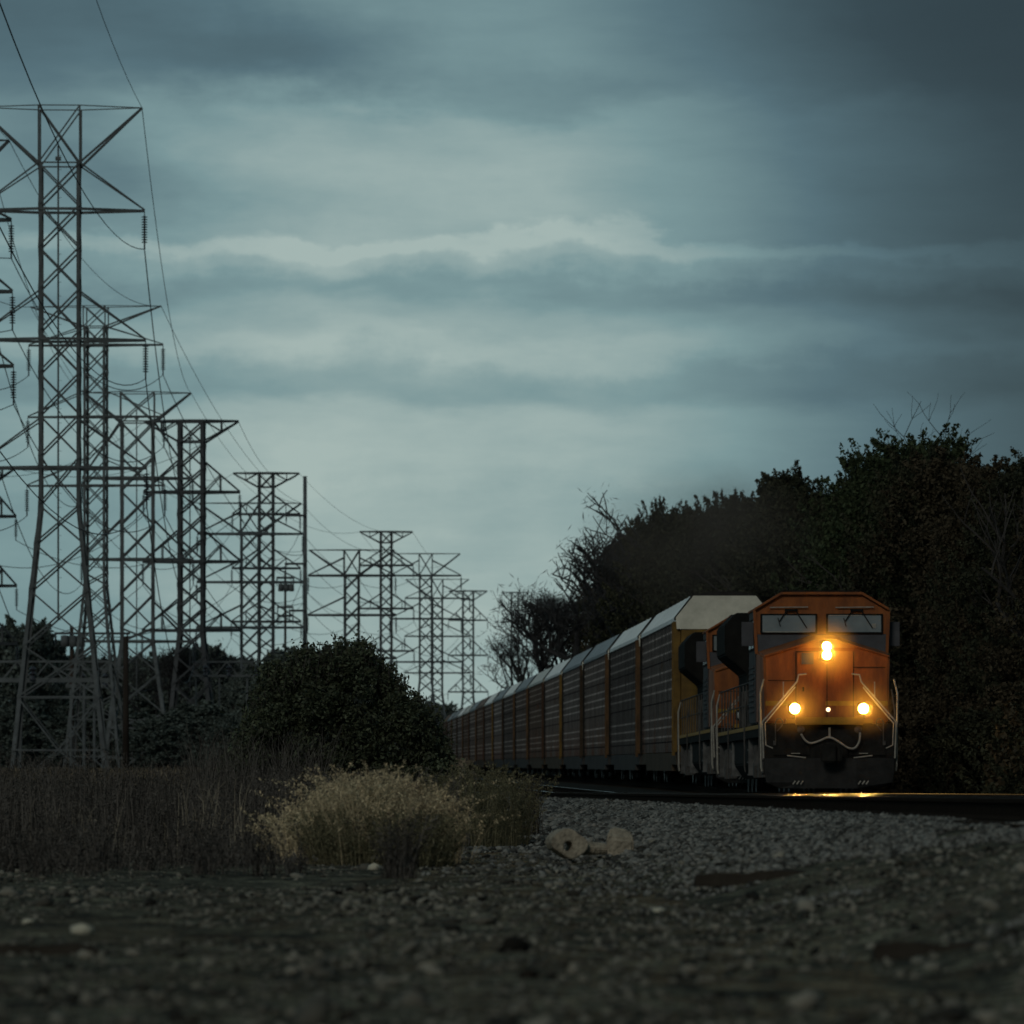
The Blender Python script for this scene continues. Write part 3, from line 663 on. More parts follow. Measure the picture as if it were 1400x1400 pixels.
# ------------------------------------------------------------------ lattice towers
def insulator_mesh():
    b = MB(); b.tube([(0,0,0),(0,0,-.22)], .03, 6)
    prof = [(.03,-.2)]
    for k in range(11):
        z = -.22-.135*k; prof += [(.04,z),(.17,z-.05),(.155,z-.075),(.04,z-.085)]
    prof += [(.03,-1.72)]
    b.lathe(prof, (0,0,0), 'z', 8); b.tube([(0,0,-1.7),(0,0,-2.0)], .05, 6); return b
_ins = None
TW = {}
def tower(key, label, kind, cx, Y, top, hw, body, node, levels, basehw, rz=0.06, legpx=5, brpx=2.2, steel='galv', climb=False, dens=1.0, knee=None):
    global _ins
    s = s_at(Y); X = PX(cx, Y); zb = float(gz(X, Y))-0.2
    H = PZ(top,Y)-zb; half = hw/s; bw = body/2/s; zn = PZ(node,Y)-zb
    za = [PZ(l,Y)-zb for l in levels]; bh = basehw/s
    zk = (PZ(knee,Y)-zb) if knee else min(za[-1], H*0.42)
    lw = legpx/s; cw = brpx/s
    mt = M[steel]
    r = empty('lattice_tower', (X,Y,zb), (0,0,rz), label, 'transmission tower', 'steel lattice transmission towers')
    def w(z): return bw if z >= zk else bh+(bw-bh)*z/zk
    topz = zn if kind == 'A' else H
    for sx in (-1,1):
        for sy in (-1,1):
            b = MB(); b.angle((sx*bh,sy*bh,0),(sx*bw,sy*bw,zk),lw*1.15,-sx,-sy); b.angle((sx*bw,sy*bw,zk),(sx*bw,sy*bw,topz),lw,-sx,-sy)
            b.build('leg', mt, r)
    # panels
    br = MB(); zs = [topz]; 
    while zs[-1] > zk+0.5*bw: zs.append(zs[-1]-2*bw*1.02/dens)
    zs[-1] = zk
    z = zk; low = []
    while z > 0.16*H: z -= 2*w(z)*0.95; low.append(max(z,0.14*H))
    zs += low
    for i in range(len(zs)-1):
        z0, z1 = zs[i], zs[i+1]; a, c = w(z0), w(z1)
        for sgn in (-1,1):
            br.bar((-a,sgn*a,z0),(c,sgn*c,z1),cw); br.bar((a,sgn*a,z0),(-c,sgn*c,z1),cw*1.25)
            br.bar((sgn*a,-a,z0),(sgn*c,c,z1),cw*.8); br.bar((sgn*a,a,z0),(sgn*c,-c,z1),cw*.8)
    def ringbar(z, k=1.0):
        a = w(z)
        for sg in (-1,1): br.bar((-a,sg*a,z),(a,sg*a,z),cw*k); br.bar((sg*a,-a,z),(sg*a,a,z),cw*k)
    for zz in [zn]+za: ringbar(zz)
    zl = zs[-1]; ringbar(zl); zm = zl*0.45; a = w(zl); c = w(0); m_ = w(zm)
    for sg in (-1,1):
        br.bar((0,sg*m_,zm),(-a,sg*a,zl),cw); br.bar((0,sg*m_,zm),(a,sg*a,zl),cw); br.bar((-m_,sg*m_,zm),(m_,sg*m_,zm),cw)
        br.bar((0,sg*m_,zm),(-c,sg*c,0.1),cw); br.bar((0,sg*m_,zm),(c,sg*c,0.1),cw)
        br.bar((sg*m_,0,zm),(sg*a,-a,zl),cw*.8); br.bar((sg*m_,0,zm),(sg*a,a,zl),cw*.8); br.bar((sg*m_,-m_,zm),(sg*m_,m_,zm),cw*.8)
    br.build('lattice_bracing', mt, r)
    # top
    t = MB()
    if kind == 'A':
        for sy in (-1,1):
            t.bar((-half,0,H),(-bw,sy*bw,H),cw*.7); t.bar((-bw,sy*bw,H),(bw,sy*bw,H),cw*.7); t.bar((bw,sy*bw,H),(half,0,H),cw*.7)
            for sx in (-1,1):
                t.bar((sx*bw,sy*bw,zn),(sx*bw,sy*bw,H),cw*1.2); t.bar((sx*bw,sy*bw,zn),(sx*half,0,H),cw*1.5)
            t.bar((-bw,sy*bw,zn),(bw,sy*bw,H),cw); t.bar((bw,sy*bw,zn),(-bw,sy*bw,H),cw)
    else:
        for sy in (-1,1):
            for sx in (-1,1):
                t.bar((0,sy*bw,H),(sx*bw,sy*bw,H),cw*1.5); t.bar((sx*bw,sy*bw,H),(sx*half,0,H),cw*1.5)
                t.bar((sx*bw,sy*bw,zn),(sx*half,0,H-.05),cw*1.2)
                q = 0.5; xm = bw+(half-bw)*q; t.bar((sx*xm,sy*bw*(1-q),H),(sx*xm,sy*bw*(1-q),zn+(H-zn)*q),cw*.8); t.bar((sx*bw,sy*bw,H),(sx*xm,sy*bw*(1-q),zn+(H-zn)*q),cw*.8)
    t.build('top_beam', mt, r)
    tips = [(-half,0,H),(half,0,H)]
    hs = half*(1.03)
    for j, z in enumerate(za):
        a = w(z); c = MB()
        up = (zn-z if (kind == 'A' and j == 0 and zn > z+.3) else (1.55*2*bw*0.75))
        for sx in (-1,1):
            for sy in (-1,1):
                c.bar((sx*a,sy*a,z),(sx*hs,0,z),cw*1.5,cw*1.9); c.bar((sx*a,sy*a,z+up),(sx*hs,0,z+.06),cw*1.0)
                if kind == 'B':
                    q = .45; xm = a+(hs-a)*q; c.bar((sx*xm,sy*a*(1-q),z),(sx*xm,sy*a*(1-q),z+up*(1-q)),cw*.7); c.bar((sx*a,sy*a,z),(sx*xm,sy*a*(1-q),z+up*(1-q)),cw*.7)
        c.bar((-a,-a,z),(a,-a,z),cw*1.5,cw*1.9); c.bar((-a,a,z),(a,a,z),cw*1.5,cw*1.9)
        c.build('crossarm', mt, r)
        hs += 0.06
        for sx in (-1,1):
            if _ins is None: o = _ins = insulator_mesh().build('insulator', M['insul'], r)
            else: o = _ins.copy(); C.objects.link(o); o.parent = r
            o.location = (sx*(hs-.06),0,z-.05)
            tips.append((sx*(hs-.06),0,z-2.05))
    if climb:
        p = MB(); top_c = zn+.9
        p.tube([(-.05,-bw,zk*.6),(-.05,-bw,top_c)], .055, 6)
        for zz in np.arange(zk*.6,top_c,.75): p.bar((-.05,-bw,zz),(.13,-bw,zz),.02)
        p.box(-.2,.1,-bw-.1,-bw+.1,zn+.1,zn+.3)
        p.build('climbing_pole', mt, r)
    Mx = Matrix.Rotation(rz,4,'Z'); O = Vector((X,Y,zb))
    TW[key] = [O+Mx@Vector(q) for q in tips]
    return r

tower('T1','nearest tall grey lattice tower with long string insulators at the left','A',82,300,147,112,56,225,[288,465,640],69,0.04,4.6,1.9,'galv',True)
tower('T2','slim lattice tower just right of the nearest tower, second tallest','A',131,383,419,90,30,447,[472,570,664],42,-0.08,3.4,1.3,'galv')
tower('T3','third tallest lattice tower with flared V shaped top, pale lower legs','A',188,468,537,73,46,577,[654,765,877],52,0.05,4.2,1.7,'galv',True)
tower('T4','dark thick lattice tower with flat T shaped top and tight cross bracing','B',262,495,576,64,36,604,[673,768,862],38,-0.03,4.8,2.0,'galv2',True,1.15)
tower('T5','dark slim lattice tower with flat top beside the tall pole','B',364,697,647,45,22,666,[703,777,850],26,0.03,3.8,1.5,'galv2',False)
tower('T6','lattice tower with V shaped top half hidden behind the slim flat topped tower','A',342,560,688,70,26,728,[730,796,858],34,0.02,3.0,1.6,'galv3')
tower('T7','lattice tower with V shaped top rising left above the leafy shrub','A',481,640,752,58,21,786,[787,841,900],26,0.0,2.8,1.6,'galv2')
tower('T8','flat topped lattice tower in the middle of the far group above the shrub','B',528,877,727,36,17,742,[773,832,890],21,0.04,2.8,1.3,'galv2')
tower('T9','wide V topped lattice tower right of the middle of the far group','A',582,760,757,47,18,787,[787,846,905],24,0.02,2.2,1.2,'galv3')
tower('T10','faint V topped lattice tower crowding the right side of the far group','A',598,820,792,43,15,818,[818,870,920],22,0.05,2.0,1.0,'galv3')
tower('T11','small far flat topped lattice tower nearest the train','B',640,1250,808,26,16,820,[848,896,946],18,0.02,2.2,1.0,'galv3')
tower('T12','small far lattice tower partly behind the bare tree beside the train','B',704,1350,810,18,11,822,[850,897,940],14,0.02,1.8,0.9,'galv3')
tower('T0','tall lattice tower cut off by the left edge, only arm tips in view','A',-88,300,191,100,56,262,[300,398,500],69,0.08,5.2,2.4,'galv')
tower('T0b','lower lattice tower cut off by the left edge with short arms','B',-32,480,640,52,36,664,[706,801,880],40,0.02,4.6,2,'galv2')

def wire(a, b, sag, r, label, n=28):
    a = Vector(a); b = Vector(b); pts = []
    for i in range(n+1):
        t = i/n; p = a.lerp(b,t); p.z -= 4*sag*t*(1-t); pts.append(p)
    o = MB().tube(pts, r, 4).build('power_line', M['wire'])
    tag(o, label, 'power line', 'wires strung between the towers'); return o
lvl = ['topmost left','topmost right','upper left','upper right','middle left','middle right','lowest left','lowest right']
def span(ka, kb, sag, r, desc, which=range(8)):
    for i in which:
        wire(TW[ka][i], TW[kb][i], sag*(0.7 if i < 2 else 1), r*(0.7 if i < 2 else 1), f'{lvl[i]} wire {desc}')
# the next tower of the front line stands behind the camera's side: its wire ends hang from here
TW['P1'] = [p+Vector((9.0,-285,9.0)) for p in TW['T1']]
TW['P0'] = [p+Vector((9.0,-285,9.0)) for p in TW['T0']]
span('T1','P1',9.2,.024,'from the nearest tall tower toward the camera overhead')
span('T0','P0',9.2,.024,'from the edge cut tower toward the camera overhead',[1,3,5,7])
span('T1','T3',4.6,.03,'between the nearest tall tower and the third tallest tower')
span('T3','T6',3.2,.03,'between the third tallest tower and the half hidden V top tower')
span('T6','T7',2.6,.03,'from the half hidden tower to the tower above the shrub')
span('T7','T9',2.8,.03,'between the tower above the shrub and the wide V top tower')
span('T0b','T4',3.4,.03,'between the low left edge tower and the dark T topped tower')
span('T4','T5',3.8,.034,'between the dark T topped tower and the dark slim tower')
span('T5','T8',3.8,.034,'between the dark slim tower and the middle far tower')
span('T8','T11',5.0,.04,'between the middle far tower and the small far tower')
span('T0','T2',3.4,.03,'between the edge cut tower and the slim second tower')
span('T2','T6',3.6,.03,'between the slim second tower and the half hidden V top tower',[0,1,3,5,7])

# poles and the frame structure left
def pole(label, px, Y, top, wpx, arms, matl, name='utility_pole', dev=False):
    s = s_at(Y); X = PX(px,Y); zb = float(gz(X,Y))-.2; H = PZ(top,Y)-zb; rr = wpx/2/s
    r = empty(name, (X,Y,zb), (0,0,0.05), label, 'pole')
    MB().tube([(0,0,0),(0,0,H*.5),(0,0,H)], rr*1.25, 12, rr*.85).build('pole', matl, r, True)
    for (y,l,rt) in arms:
        z = PZ(y,Y)-zb; a = MB().bar((-l/s,-rr*1.1,z),(rt/s,-rr*1.1,z),2.6/s,3/s); a.build('crossarm', M['galv2'], r)
        for q in (-l/s,rt/s):
            if abs(q) < rr*2.5: continue
            MB().lathe([(.02,z+.02),(.09,z-.1),(.05,z-.14),(.1,z-.3),(.05,z-.34),(.1,z-.5),(.05,z-.56),(.03,z-1.0)], (q*.95,-rr*1.1,0), 'z', 8).build('insulator', M['insul'], r)
    if dev:
        for dx in (-.5,.1,.7):
            z = H*.93; MB().lathe([(.05,z+.15),(.3,z+.1),(.32,z-.7),(.1,z-.75)], (dx,-.35,0), 'z', 12).build('transformer', M['galv'], r, True)
    return r
pole('tall grey steel pole beside the dark slim tower',417,600,651,6,[(705,27,2),(771,28,2),(835,22,2)],M['galv'])
pole('short wooden pole with drum transformers near the tall grey pole',390,640,780,3.5,[(790,12,12),(830,11,11),(842,11,11)],M['wood'],dev=True)
pole('brown wooden pole in front of the third tower legs',172,320,870,8,[],M['wood'])
pole('wooden pole with crossarm and drum transformers behind the nearest tower',98,420,856,6,[(866,23,80)],M['wood'],dev=True)
def portal(label, x0, x1, Y, ybeam, posts, w):
    s = s_at(Y); X = PX((x0+x1)/2,Y); zb = float(gz(X,Y))-.2; r = empty('portal_frame',(X,Y,zb),(0,0,0.03),label,'steel frame','substation frames behind the nearest tower')
    z = PZ(ybeam,Y)-zb; a = PX(x0,Y)-X; b = PX(x1,Y)-X
    bm = MB(); bm.box(a,b,-.25,.25,z-w/s/2,z+w/s/2); bm.bar((a,0,z+1.2),(b,0,z+1.2),.14)
    for k in np.arange(a,b,2.0): bm.bar((k,0,z),(k+1,0,z+1.2),.1); bm.bar((k+1,0,z+1.2),(k+2,0,z),.1)
    bm.build('beam', M['galv'], r)
    for p in posts:
        q = PX(p,Y)-X; MB().tube([(q,0,0),(q,0,z)], w/s*.42, 10).build('post', M['galv'], r)
        i = MB(); i.lathe([(.05,z+.9),(.25,z+.7),(.1,z+.55),(.25,z+.4),(.1,z+.3),(.2,z)], (q+.8,-.3,0), 'z', 8); i.build('insulator', M['insul'], r)
portal('grey tube frame with wide beam behind the nearest tower legs',-40,150,360,930,[28,115],6)
portal('smaller grey frame right of the tube frame between tower legs',90,160,400,938,[97,129],5)
portal('thin grey frame right of the dark T topped tower base',262,352,480,924,[268,300,338],3)

# ------------------------------------------------------------------ vegetation
def leaf_quads(Cn, size, flat=0.0, asp=1.6):
    n = len(Cn); a = rng.standard_normal((n,3)); a /= np.linalg.norm(a,axis=1)[:,None]
    b = rng.standard_normal((n,3)); b -= (b*a).sum(1)[:,None]*a; b /= np.linalg.norm(b,axis=1)[:,None]
    sz = (size*rng.uniform(.6,1.4,n))[:,None]
    a = a*sz*asp/2; b = b*sz/2
    V = np.stack([Cn-a, Cn+b*.9-a*.1, Cn+a, Cn-b*.9-a*.1],1).reshape(-1,3)
    return V, np.arange(4*n).reshape(-1,4)
def branch_tree(h, spread, depth, seed, r0, bare=True, kids=(2,4), taper=.58):
    rd = random.Random(seed); b = MB(); ends = []
    def grow(p, d, L, r, dep):
        n = 4; pts = [p]; q = p.copy(); dd = d.copy()
        for i in range(n):
            dd = (dd+Vector((rd.uniform(-1,1),rd.uniform(-1,1),rd.uniform(-.5,.8)))*0.16).normalized(); q = q+dd*L/n; pts.append(q.copy())
        b.tube(pts, r, 5 if dep > 2 else 3, r*.6)
        if dep <= 2: ends.append(q.copy()); ends.append(pts[2].copy())
        if dep == 0: return
        for k in range(rd.randint(*kids)):
            ax = Vector((rd.uniform(-1,1),rd.uniform(-1,1),rd.uniform(-.1,.6))).normalized()
            nd = (dd*(1-spread)+ax*spread*1.3+Vector((0,0,.15))).normalized()
            st = pts[rd.choice([2,3,4,4])]
            grow(st, nd, L*rd.uniform(.55,.85), r*taper, dep-1)
    grow(Vector((0,0,0)), Vector((0,0,1)), h*.36, r0, depth)
    return b, ends
def crown_leaves(h, rw, z0, nclump, per, size, seed, shape=1.0):
    r = np.random.default_rng(seed)
    th = r.uniform(0,2*PI,nclump); t = r.random(nclump)**0.75
    z = z0+(h-z0)*t
    prof = np.sin(PI*np.clip(0.16+0.80*t,0,1))**0.75
    rad = rw*prof*np.sqrt(r.uniform(0.25,1.0,nclump))*(0.78+0.2*np.sin(3*th+seed)+0.18*np.sin(2*th+7*t+seed))
    Cc = np.stack([rad*np.cos(th),rad*np.sin(th),z],1)
    cs = rw*r.uniform(.06,.17,nclump)
    g = r.standard_normal((nclump,per,3)); g /= np.linalg.norm(g,axis=2)[:,:,None]; g *= (r.random((nclump,per,1))**.4)*1.55
    P = (Cc[:,None,:]+g*cs[:,None,None]*np.array([1,1,.8])).reshape(-1,3)
    m = nclump; th = r.uniform(0,2*PI,m); t = 1-r.random(m)**1.3*.75
    prof = np.sin(PI*np.clip(0.16+0.80*t,0,1))**0.75
    rad = rw*prof*r.uniform(.62,1.12,m)
    O = np.stack([rad*np.cos(th),rad*np.sin(th),z0+(h-z0)*t*r.uniform(.93,1.03,m)],1)
    d = np.stack([np.cos(th)*.6,np.sin(th)*.6,r.uniform(.3,1.2,m)],1); d /= np.linalg.norm(d,axis=1)[:,None]
    q = per//3; along = r.random((m,q,1))**.8*rw*.24
    P2 = (O[:,None,:]+d[:,None,:]*along+r.standard_normal((m,q,3))*rw*.028*(1.3-along/(rw*.24))).reshape(-1,3)
    P = np.concatenate([P,P2])
    P[:,2] = np.maximum(P[:,2],0.15)
    return leaf_quads(P, size)
def make_tree(name, h, rw, z0, nclump, per, size, seed, lm, tr=0.16, with_limb=True):
    r = empty(name, (0,0,0))
    b, ends = branch_tree(h*1.02, .5, 4, seed, tr*h/10*1.2, kids=(2,3))
    b.build('trunk', M['bark'], r)
    V, Fq = crown_leaves(h, rw, z0, nclump, per, size, seed)
    np_mesh('crown', V, Fq, M[lm], r)
    return r
tp = [make_tree('woodland_tree', 10, 3.2, 0.6, 190, 190, .085, 1, 'leaf'),
      make_tree('woodland_tree', 10, 2.6, 0.4, 170, 180, .08, 2, 'leafb'),
      make_tree('woodland_tree', 10, 3.6, 0.9, 200, 190, .085, 3, 'leafg'),
      make_tree('woodland_tree', 10, 2.2, 0.3, 150, 180, .08, 4, 'leaf')]
edge_proto = make_tree('woodland_tree', 10, 3.0, 1.2, 75, 260, .085, 12, 'leafb')
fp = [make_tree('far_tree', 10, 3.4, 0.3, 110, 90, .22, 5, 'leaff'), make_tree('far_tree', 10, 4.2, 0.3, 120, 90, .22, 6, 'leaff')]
used = set()
def place(proto, X, Y, h, label, group, wide=1.0, cat='tree', sub=0.0):
    if id(proto) in used: o = copy_tree(proto)
    else: o = proto; used.add(id(proto))
    o.location = (X, Y, float(gz(X,Y))-.1-sub); k = h/10.0
    o.scale = (k*wide, k*wide, k); o.rotation_euler = (0,0,random.uniform(0,6.28))
    tag(o, label, cat, group); return o
prof_x = [760,790,810,850,900,940,1000,1060,1110,1160,1200,1245,1290,1330,1400,1480,1560,1700]
prof_y = [890,820,775,742,710,700,692,674,678,668,640,618,622,640,626,618,606,596]
tp.append(edge_proto)
def woods_at(px, latoff, drop, pi, group='trees in the dark woods beside the train', label='dark bushy tree in the wall of woods right of the train'):
    Y = F*latoff/(px-460.0); X = lat(latoff,Y)
    top = np.interp(px, prof_x, prof_y)+drop
    h = PZ(top,Y)-float(gz(X,Y)); place(tp[pi], X, Y, h, label, group, random.uniform(.8,1.1)*(10/h if h > 13 else 1)**.3)
for px in [842,862,890,925,960,1000,1040,1085,1125,1165,1205,1250,1300,1350,1400,1460,1540,1640]:
    woods_at(px+random.uniform(-8,8), 18.5+random.uniform(-.7,1), random.uniform(-4,26), random.randrange(4))
for px in [858,880,910,945,985,1020,1065,1105,1150,1190,1235,1275,1320,1375,1430,1500,1590]:
    woods_at(px+random.uniform(-8,8), 24+random.uniform(-1,2), random.uniform(-6,30), random.randrange(4))
woods_at(1072, 20, -22, 3, None, 'narrow dark tree poking above the woods over the train')
woods_at(1258, 19, -6, 2, None, 'green rounded treetop standing highest among the woods at right')
woods_at(817, 18.6, 40, 4, None, 'brown ragged tree at the left end of the dark woods')
woods_at(850, 20, 16, 4)
# shrubs at the foot of the woods
sp_ = [make_tree('edge_shrub', 10, 6.5, 0.2, 110, 110, .24, 8, 'leaf', .06), make_tree('edge_shrub', 10, 5.5, 0.2, 110, 110, .24, 9, 'leafb', .06)]
for px in np.geomspace(330,1300,26):
    latoff = 15.6+random.uniform(-.3,1.2); Y = F*latoff/px; X = lat(latoff,Y)
    place(sp_[random.randrange(2)], X, Y, random.uniform(2.2,4.2), 'low dark bush at the foot of the woods beyond the train', 'bushes at the foot of the woods', 1.0, 'bush')
# left background trees
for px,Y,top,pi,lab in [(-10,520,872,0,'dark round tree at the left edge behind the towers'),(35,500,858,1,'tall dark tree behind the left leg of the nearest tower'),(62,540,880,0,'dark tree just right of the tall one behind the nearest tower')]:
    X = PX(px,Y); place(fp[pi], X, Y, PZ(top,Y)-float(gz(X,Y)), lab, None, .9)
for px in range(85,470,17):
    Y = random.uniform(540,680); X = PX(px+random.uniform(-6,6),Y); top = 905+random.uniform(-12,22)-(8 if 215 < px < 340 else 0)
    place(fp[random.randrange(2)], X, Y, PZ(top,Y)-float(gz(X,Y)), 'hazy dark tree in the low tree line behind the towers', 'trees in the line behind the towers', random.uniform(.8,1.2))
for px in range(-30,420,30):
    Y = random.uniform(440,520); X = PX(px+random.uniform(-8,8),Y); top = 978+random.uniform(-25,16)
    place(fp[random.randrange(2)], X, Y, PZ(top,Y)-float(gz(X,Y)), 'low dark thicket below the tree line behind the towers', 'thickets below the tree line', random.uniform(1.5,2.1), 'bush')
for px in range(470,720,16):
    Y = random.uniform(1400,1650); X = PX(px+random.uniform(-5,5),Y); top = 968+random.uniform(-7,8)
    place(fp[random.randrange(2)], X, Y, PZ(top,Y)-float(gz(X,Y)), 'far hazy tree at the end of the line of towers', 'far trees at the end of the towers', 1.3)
# bare trees
def bare(px, Y, top, seed, spread, depth, label, r0, fuzz=0, kids=(3,4)):
    X = PX(px,Y); zb = float(gz(X,Y)); h = PZ(top,Y)-zb
    r = empty('bare_tree',(X,Y,zb-.1),(0,0,random.uniform(0,6)),label,'tree')
    b, ends = branch_tree(10, spread, depth, seed, r0, kids=kids, taper=.63)
    zmax = max(v[2] for v in b.v); k = h/zmax
    b.v = [(x*k,y*k,z*k) for x,y,z in b.v]
    b.build('trunk', M['twig'], r)
    if fuzz:
        P = np.array([tuple(e*k) for e in ends]); P = np.repeat(P, fuzz, 0); P = P+rng.standard_normal(P.shape)*.35
        V,Fq = leaf_quads(P, .05, asp=11); np_mesh('twigs', V, Fq, M['twig'], r)
    return r
bare(733,400,790,31,.42,6,'bare twiggy tree standing alone left of the woods above the train',.24,2,(2,4))
bare(752,430,812,38,.42,6,'smaller bare twiggy tree close right of the lone bare tree',.16,1,(2,3))
bare(822,335,666,36,.62,5,'leafless spreading tree reaching above the left end of the woods',.27,2,(3,4))
bare(1378,225,546,34,.5,6,'leafless twigs of a tree at the right edge above the woods',.12,0,(2,3))
bare(1345,232,578,35,.5,6,'thin leafless tree beside the one at the right edge',.1,0,(2,3))
bare(225,500,880,37,.5,5,'small bare tree behind the third tower',.12,3)

# leafy shrub in front of the towers
def shrub(label):
    Yc = 86; r = empty('leafy_shrub', (PX(478,Yc),Yc,float(gz(PX(478,Yc),Yc))-.05), (0,0,0), label, 'shrub')
    s = s_at(Yc)
    P = []; rr = np.random.default_rng(5)
    prof = [(-215,1095),(-190,1062),(-172,1030),(-158,1000),(-140,958),(-118,915),(-92,910),(-66,885),(-44,893),(-18,876),(6,886),(25,880),(40,905),(58,916),(80,944),(100,955),(118,972),(135,1000),(146,1040)]
    xs = np.array([p[0]*.93 for p in prof])/s; zt = np.array([(1136-p[1]) for p in prof])/s
    n = 860
    dep = rr.uniform(-1.1,1.1,n)
    cx = rr.uniform(-2.15,1.52,n); top = np.interp(cx, xs, zt)*(1+.42*fbm(cx*2.3+40, dep*1.5, 3, 77))
    env = np.sqrt(np.clip(1-(dep/1.25)**2,0,1)); topd = top*(0.45+0.55*env)
    cz = topd*(1-rr.random(n)**2.2*0.95)-.08
    Cc = np.stack([cx,dep,np.maximum(cz,.12)],1)
    per = 95
    P = (Cc[:,None,:]+rr.standard_normal((n,per,3))*(rr.uniform(.3,1.1,n))[:,None,None]*np.array([.12,.12,.085])).reshape(-1,3)
    # sprigs sticking out of the outline
    sp = MB()
    for k in range(520):
        x = rr.uniform(-1.95,1.48); z = float(np.interp(x,xs,zt)); y = rr.uniform(-.6,.6); z *= (.5+.5*math.sqrt(max(0,1-(y/1.25)**2)))
        L = rr.uniform(.05,.33) if k%4 else rr.uniform(.25,.48); dx = rr.uniform(-.14,.14); p0 = Vector((x,y,z-.25)); p1 = Vector((x+dx,y,z+L*.6))
        sp.tube([p0,p1], .005, 3)
        q = np.array([tuple(p0.lerp(p1,t)) for t in np.linspace(.3,1,18)])+rr.standard_normal((18,3))*.024
        P = np.concatenate([P,q])
    for k in range(60):
        a = rr.uniform(-1.2,1.2); sp.tube([(a*.3,0,0),(a*.7,rr.uniform(-.4,.4),.7),(a,rr.uniform(-.6,.6),1.4)], .014, 4, .006)
    P[:,2] = np.maximum(P[:,2],0.03)
    V,Fq = leaf_quads(P, .038, asp=1.8); np_mesh('foliage', V, Fq, M['bushleaf'], r)
    sp.build('stems', M['bark'], r)['kind'] = 'stuff'
shrub('dark green leafy shrub in front of the tower line')

# dry weeds
def weeds(name, label, mt, bx, by, hs, lean, plume, leafn, width=.006, cat='weed', stuff=False, plume_len=.22, head=None, droop=.5, leafs=.05):
    """stems with alternate leaves and a drooping plume; bx,by = base points, lean = (dx,dy) per stem"""
    n = len(bx); bz = gz(bx,by)
    VS = []; FS = []; base = 0
    seg = 7; t = np.linspace(0,1,seg)
    side = rng.uniform(0,2*PI,n)
    dr = droop*rng.uniform(.3,1.3,n)
    px = bx[:,None]+lean[0][:,None]*t**1.5*hs[:,None]+np.cos(side)[:,None]*hs[:,None]*plume_len*dr[:,None]*np.clip((t-.7)/.3,0,1)**2
    py = by[:,None]+lean[1][:,None]*t**1.5*hs[:,None]+np.sin(side)[:,None]*hs[:,None]*plume_len*dr[:,None]*np.clip((t-.7)/.3,0,1)**2
    pz = bz[:,None]-.03+hs[:,None]*(t-0.12*dr[:,None]*np.clip((t-.75)/.25,0,1)**2)
    P = np.stack([px,py,pz],-1)
    wd = (width*(1-.7*t))[None,:]
    L_ = P.copy(); R_ = P.copy(); L_[:,:,0] -= wd/2; R_[:,:,0] += wd/2
    V = np.stack([L_,R_],2).reshape(-1,3)
    i = (np.arange(n)*seg*2)[:,None]+np.arange(seg-1)[None,:]*2
    Fq = np.stack([i,i+1,i+3,i+2],-1).reshape(-1,4)
    VS.append(V); FS.append(Fq); base += len(V)
    def along(tt, jitter, size, asp):
        k = tt.shape[1]; idx = np.clip(tt*(seg-1),0,seg-1.001); i0 = idx.astype(int); fr = (idx-i0)[...,None]
        ar = np.arange(n)[:,None]
        Q = P[ar,i0]*(1-fr)+P[ar,i0+1]*fr
        Q = (Q+rng.standard_normal(Q.shape)*jitter).reshape(-1,3)
        return leaf_quads(Q,size,asp=asp)
    if leafn:
        v,f = along(rng.uniform(.1,.85,(n,leafn)), .025, leafs*.22, 5.0); VS.append(v); FS.append(f+base); base += len(v)
    if plume:
        v,f = along(1-rng.random((n,plume))*.26, .012, .0125, 2.4); VS.append(v); FS.append(f+base); base += len(v)
    V = np.concatenate(VS); Fq = np.concatenate(FS)
    c = (float(np.mean(bx)), float(np.mean(by)), float(np.min(bz))); V = V-np.array(c)
    o = np_mesh(name, V, Fq, mt); o.location = c
    tag(o, label, cat, None, 'stuff' if stuff else None); return o
def disc(n, cx, cy, rx, ry, p=.5):
    a = rng.uniform(0,2*PI,n); q = rng.random(n)**p
    return cx+rx*q*np.cos(a), cy+ry*q*np.sin(a)
# golden clump: several tufts of different height
gx = []; gy = []; gl = []; gh = []
for (px_, hh, k_, sp) in [(500,1.03,210,.17),(462,.92,150,.16),(545,.95,170,.18),(428,.74,110,.16),(578,.80,110,.16),(405,.58,70,.15),(604,.55,60,.14),(480,.70,120,.25),(525,.72,120,.25),(395,.40,50,.14)]:
    cx_ = PX(px_+rng.uniform(-6,6),53); cy_ = 53+rng.uniform(-.6,.6)
    a_ = rng.normal(0,sp*.62,k_); b_ = rng.normal(0,.3,k_)
    gx.append(cx_+a_); gy.append(cy_+b_); gl.append(a_*1.1+rng.normal(0,.13,k_)+(px_-508)/900.); gh.append(hh*rng.uniform(.35,1.08,k_)**.7)
bx = np.concatenate(gx); by = np.concatenate(gy); lx = np.concatenate(gl); hs = np.concatenate(gh); n = len(bx)
weeds('golden_weed', 'golden dry feathery weed clump in the middle of the gravel edge', M['gold'], bx, by, hs, (lx, rng.normal(0,.16,n)), 28, 4, plume_len=.45, droop=.9, leafs=.06, width=.007)
n = 700; bx,by = disc(n, PX(520,52.4), 52.2, .66, .7); dx = bx-PX(520,52.4)
weeds('green_weed', 'olive green lower growth at the foot of the golden weed clump', M['olive'], bx, by, rng.uniform(.2,.6,n), (dx*.6+rng.normal(0,.16,n), rng.normal(0,.14,n)), 14, 12)
n = 750; bx,by = disc(n, PX(655,70), 70, .62, 1.5); dx = bx-PX(655,70)
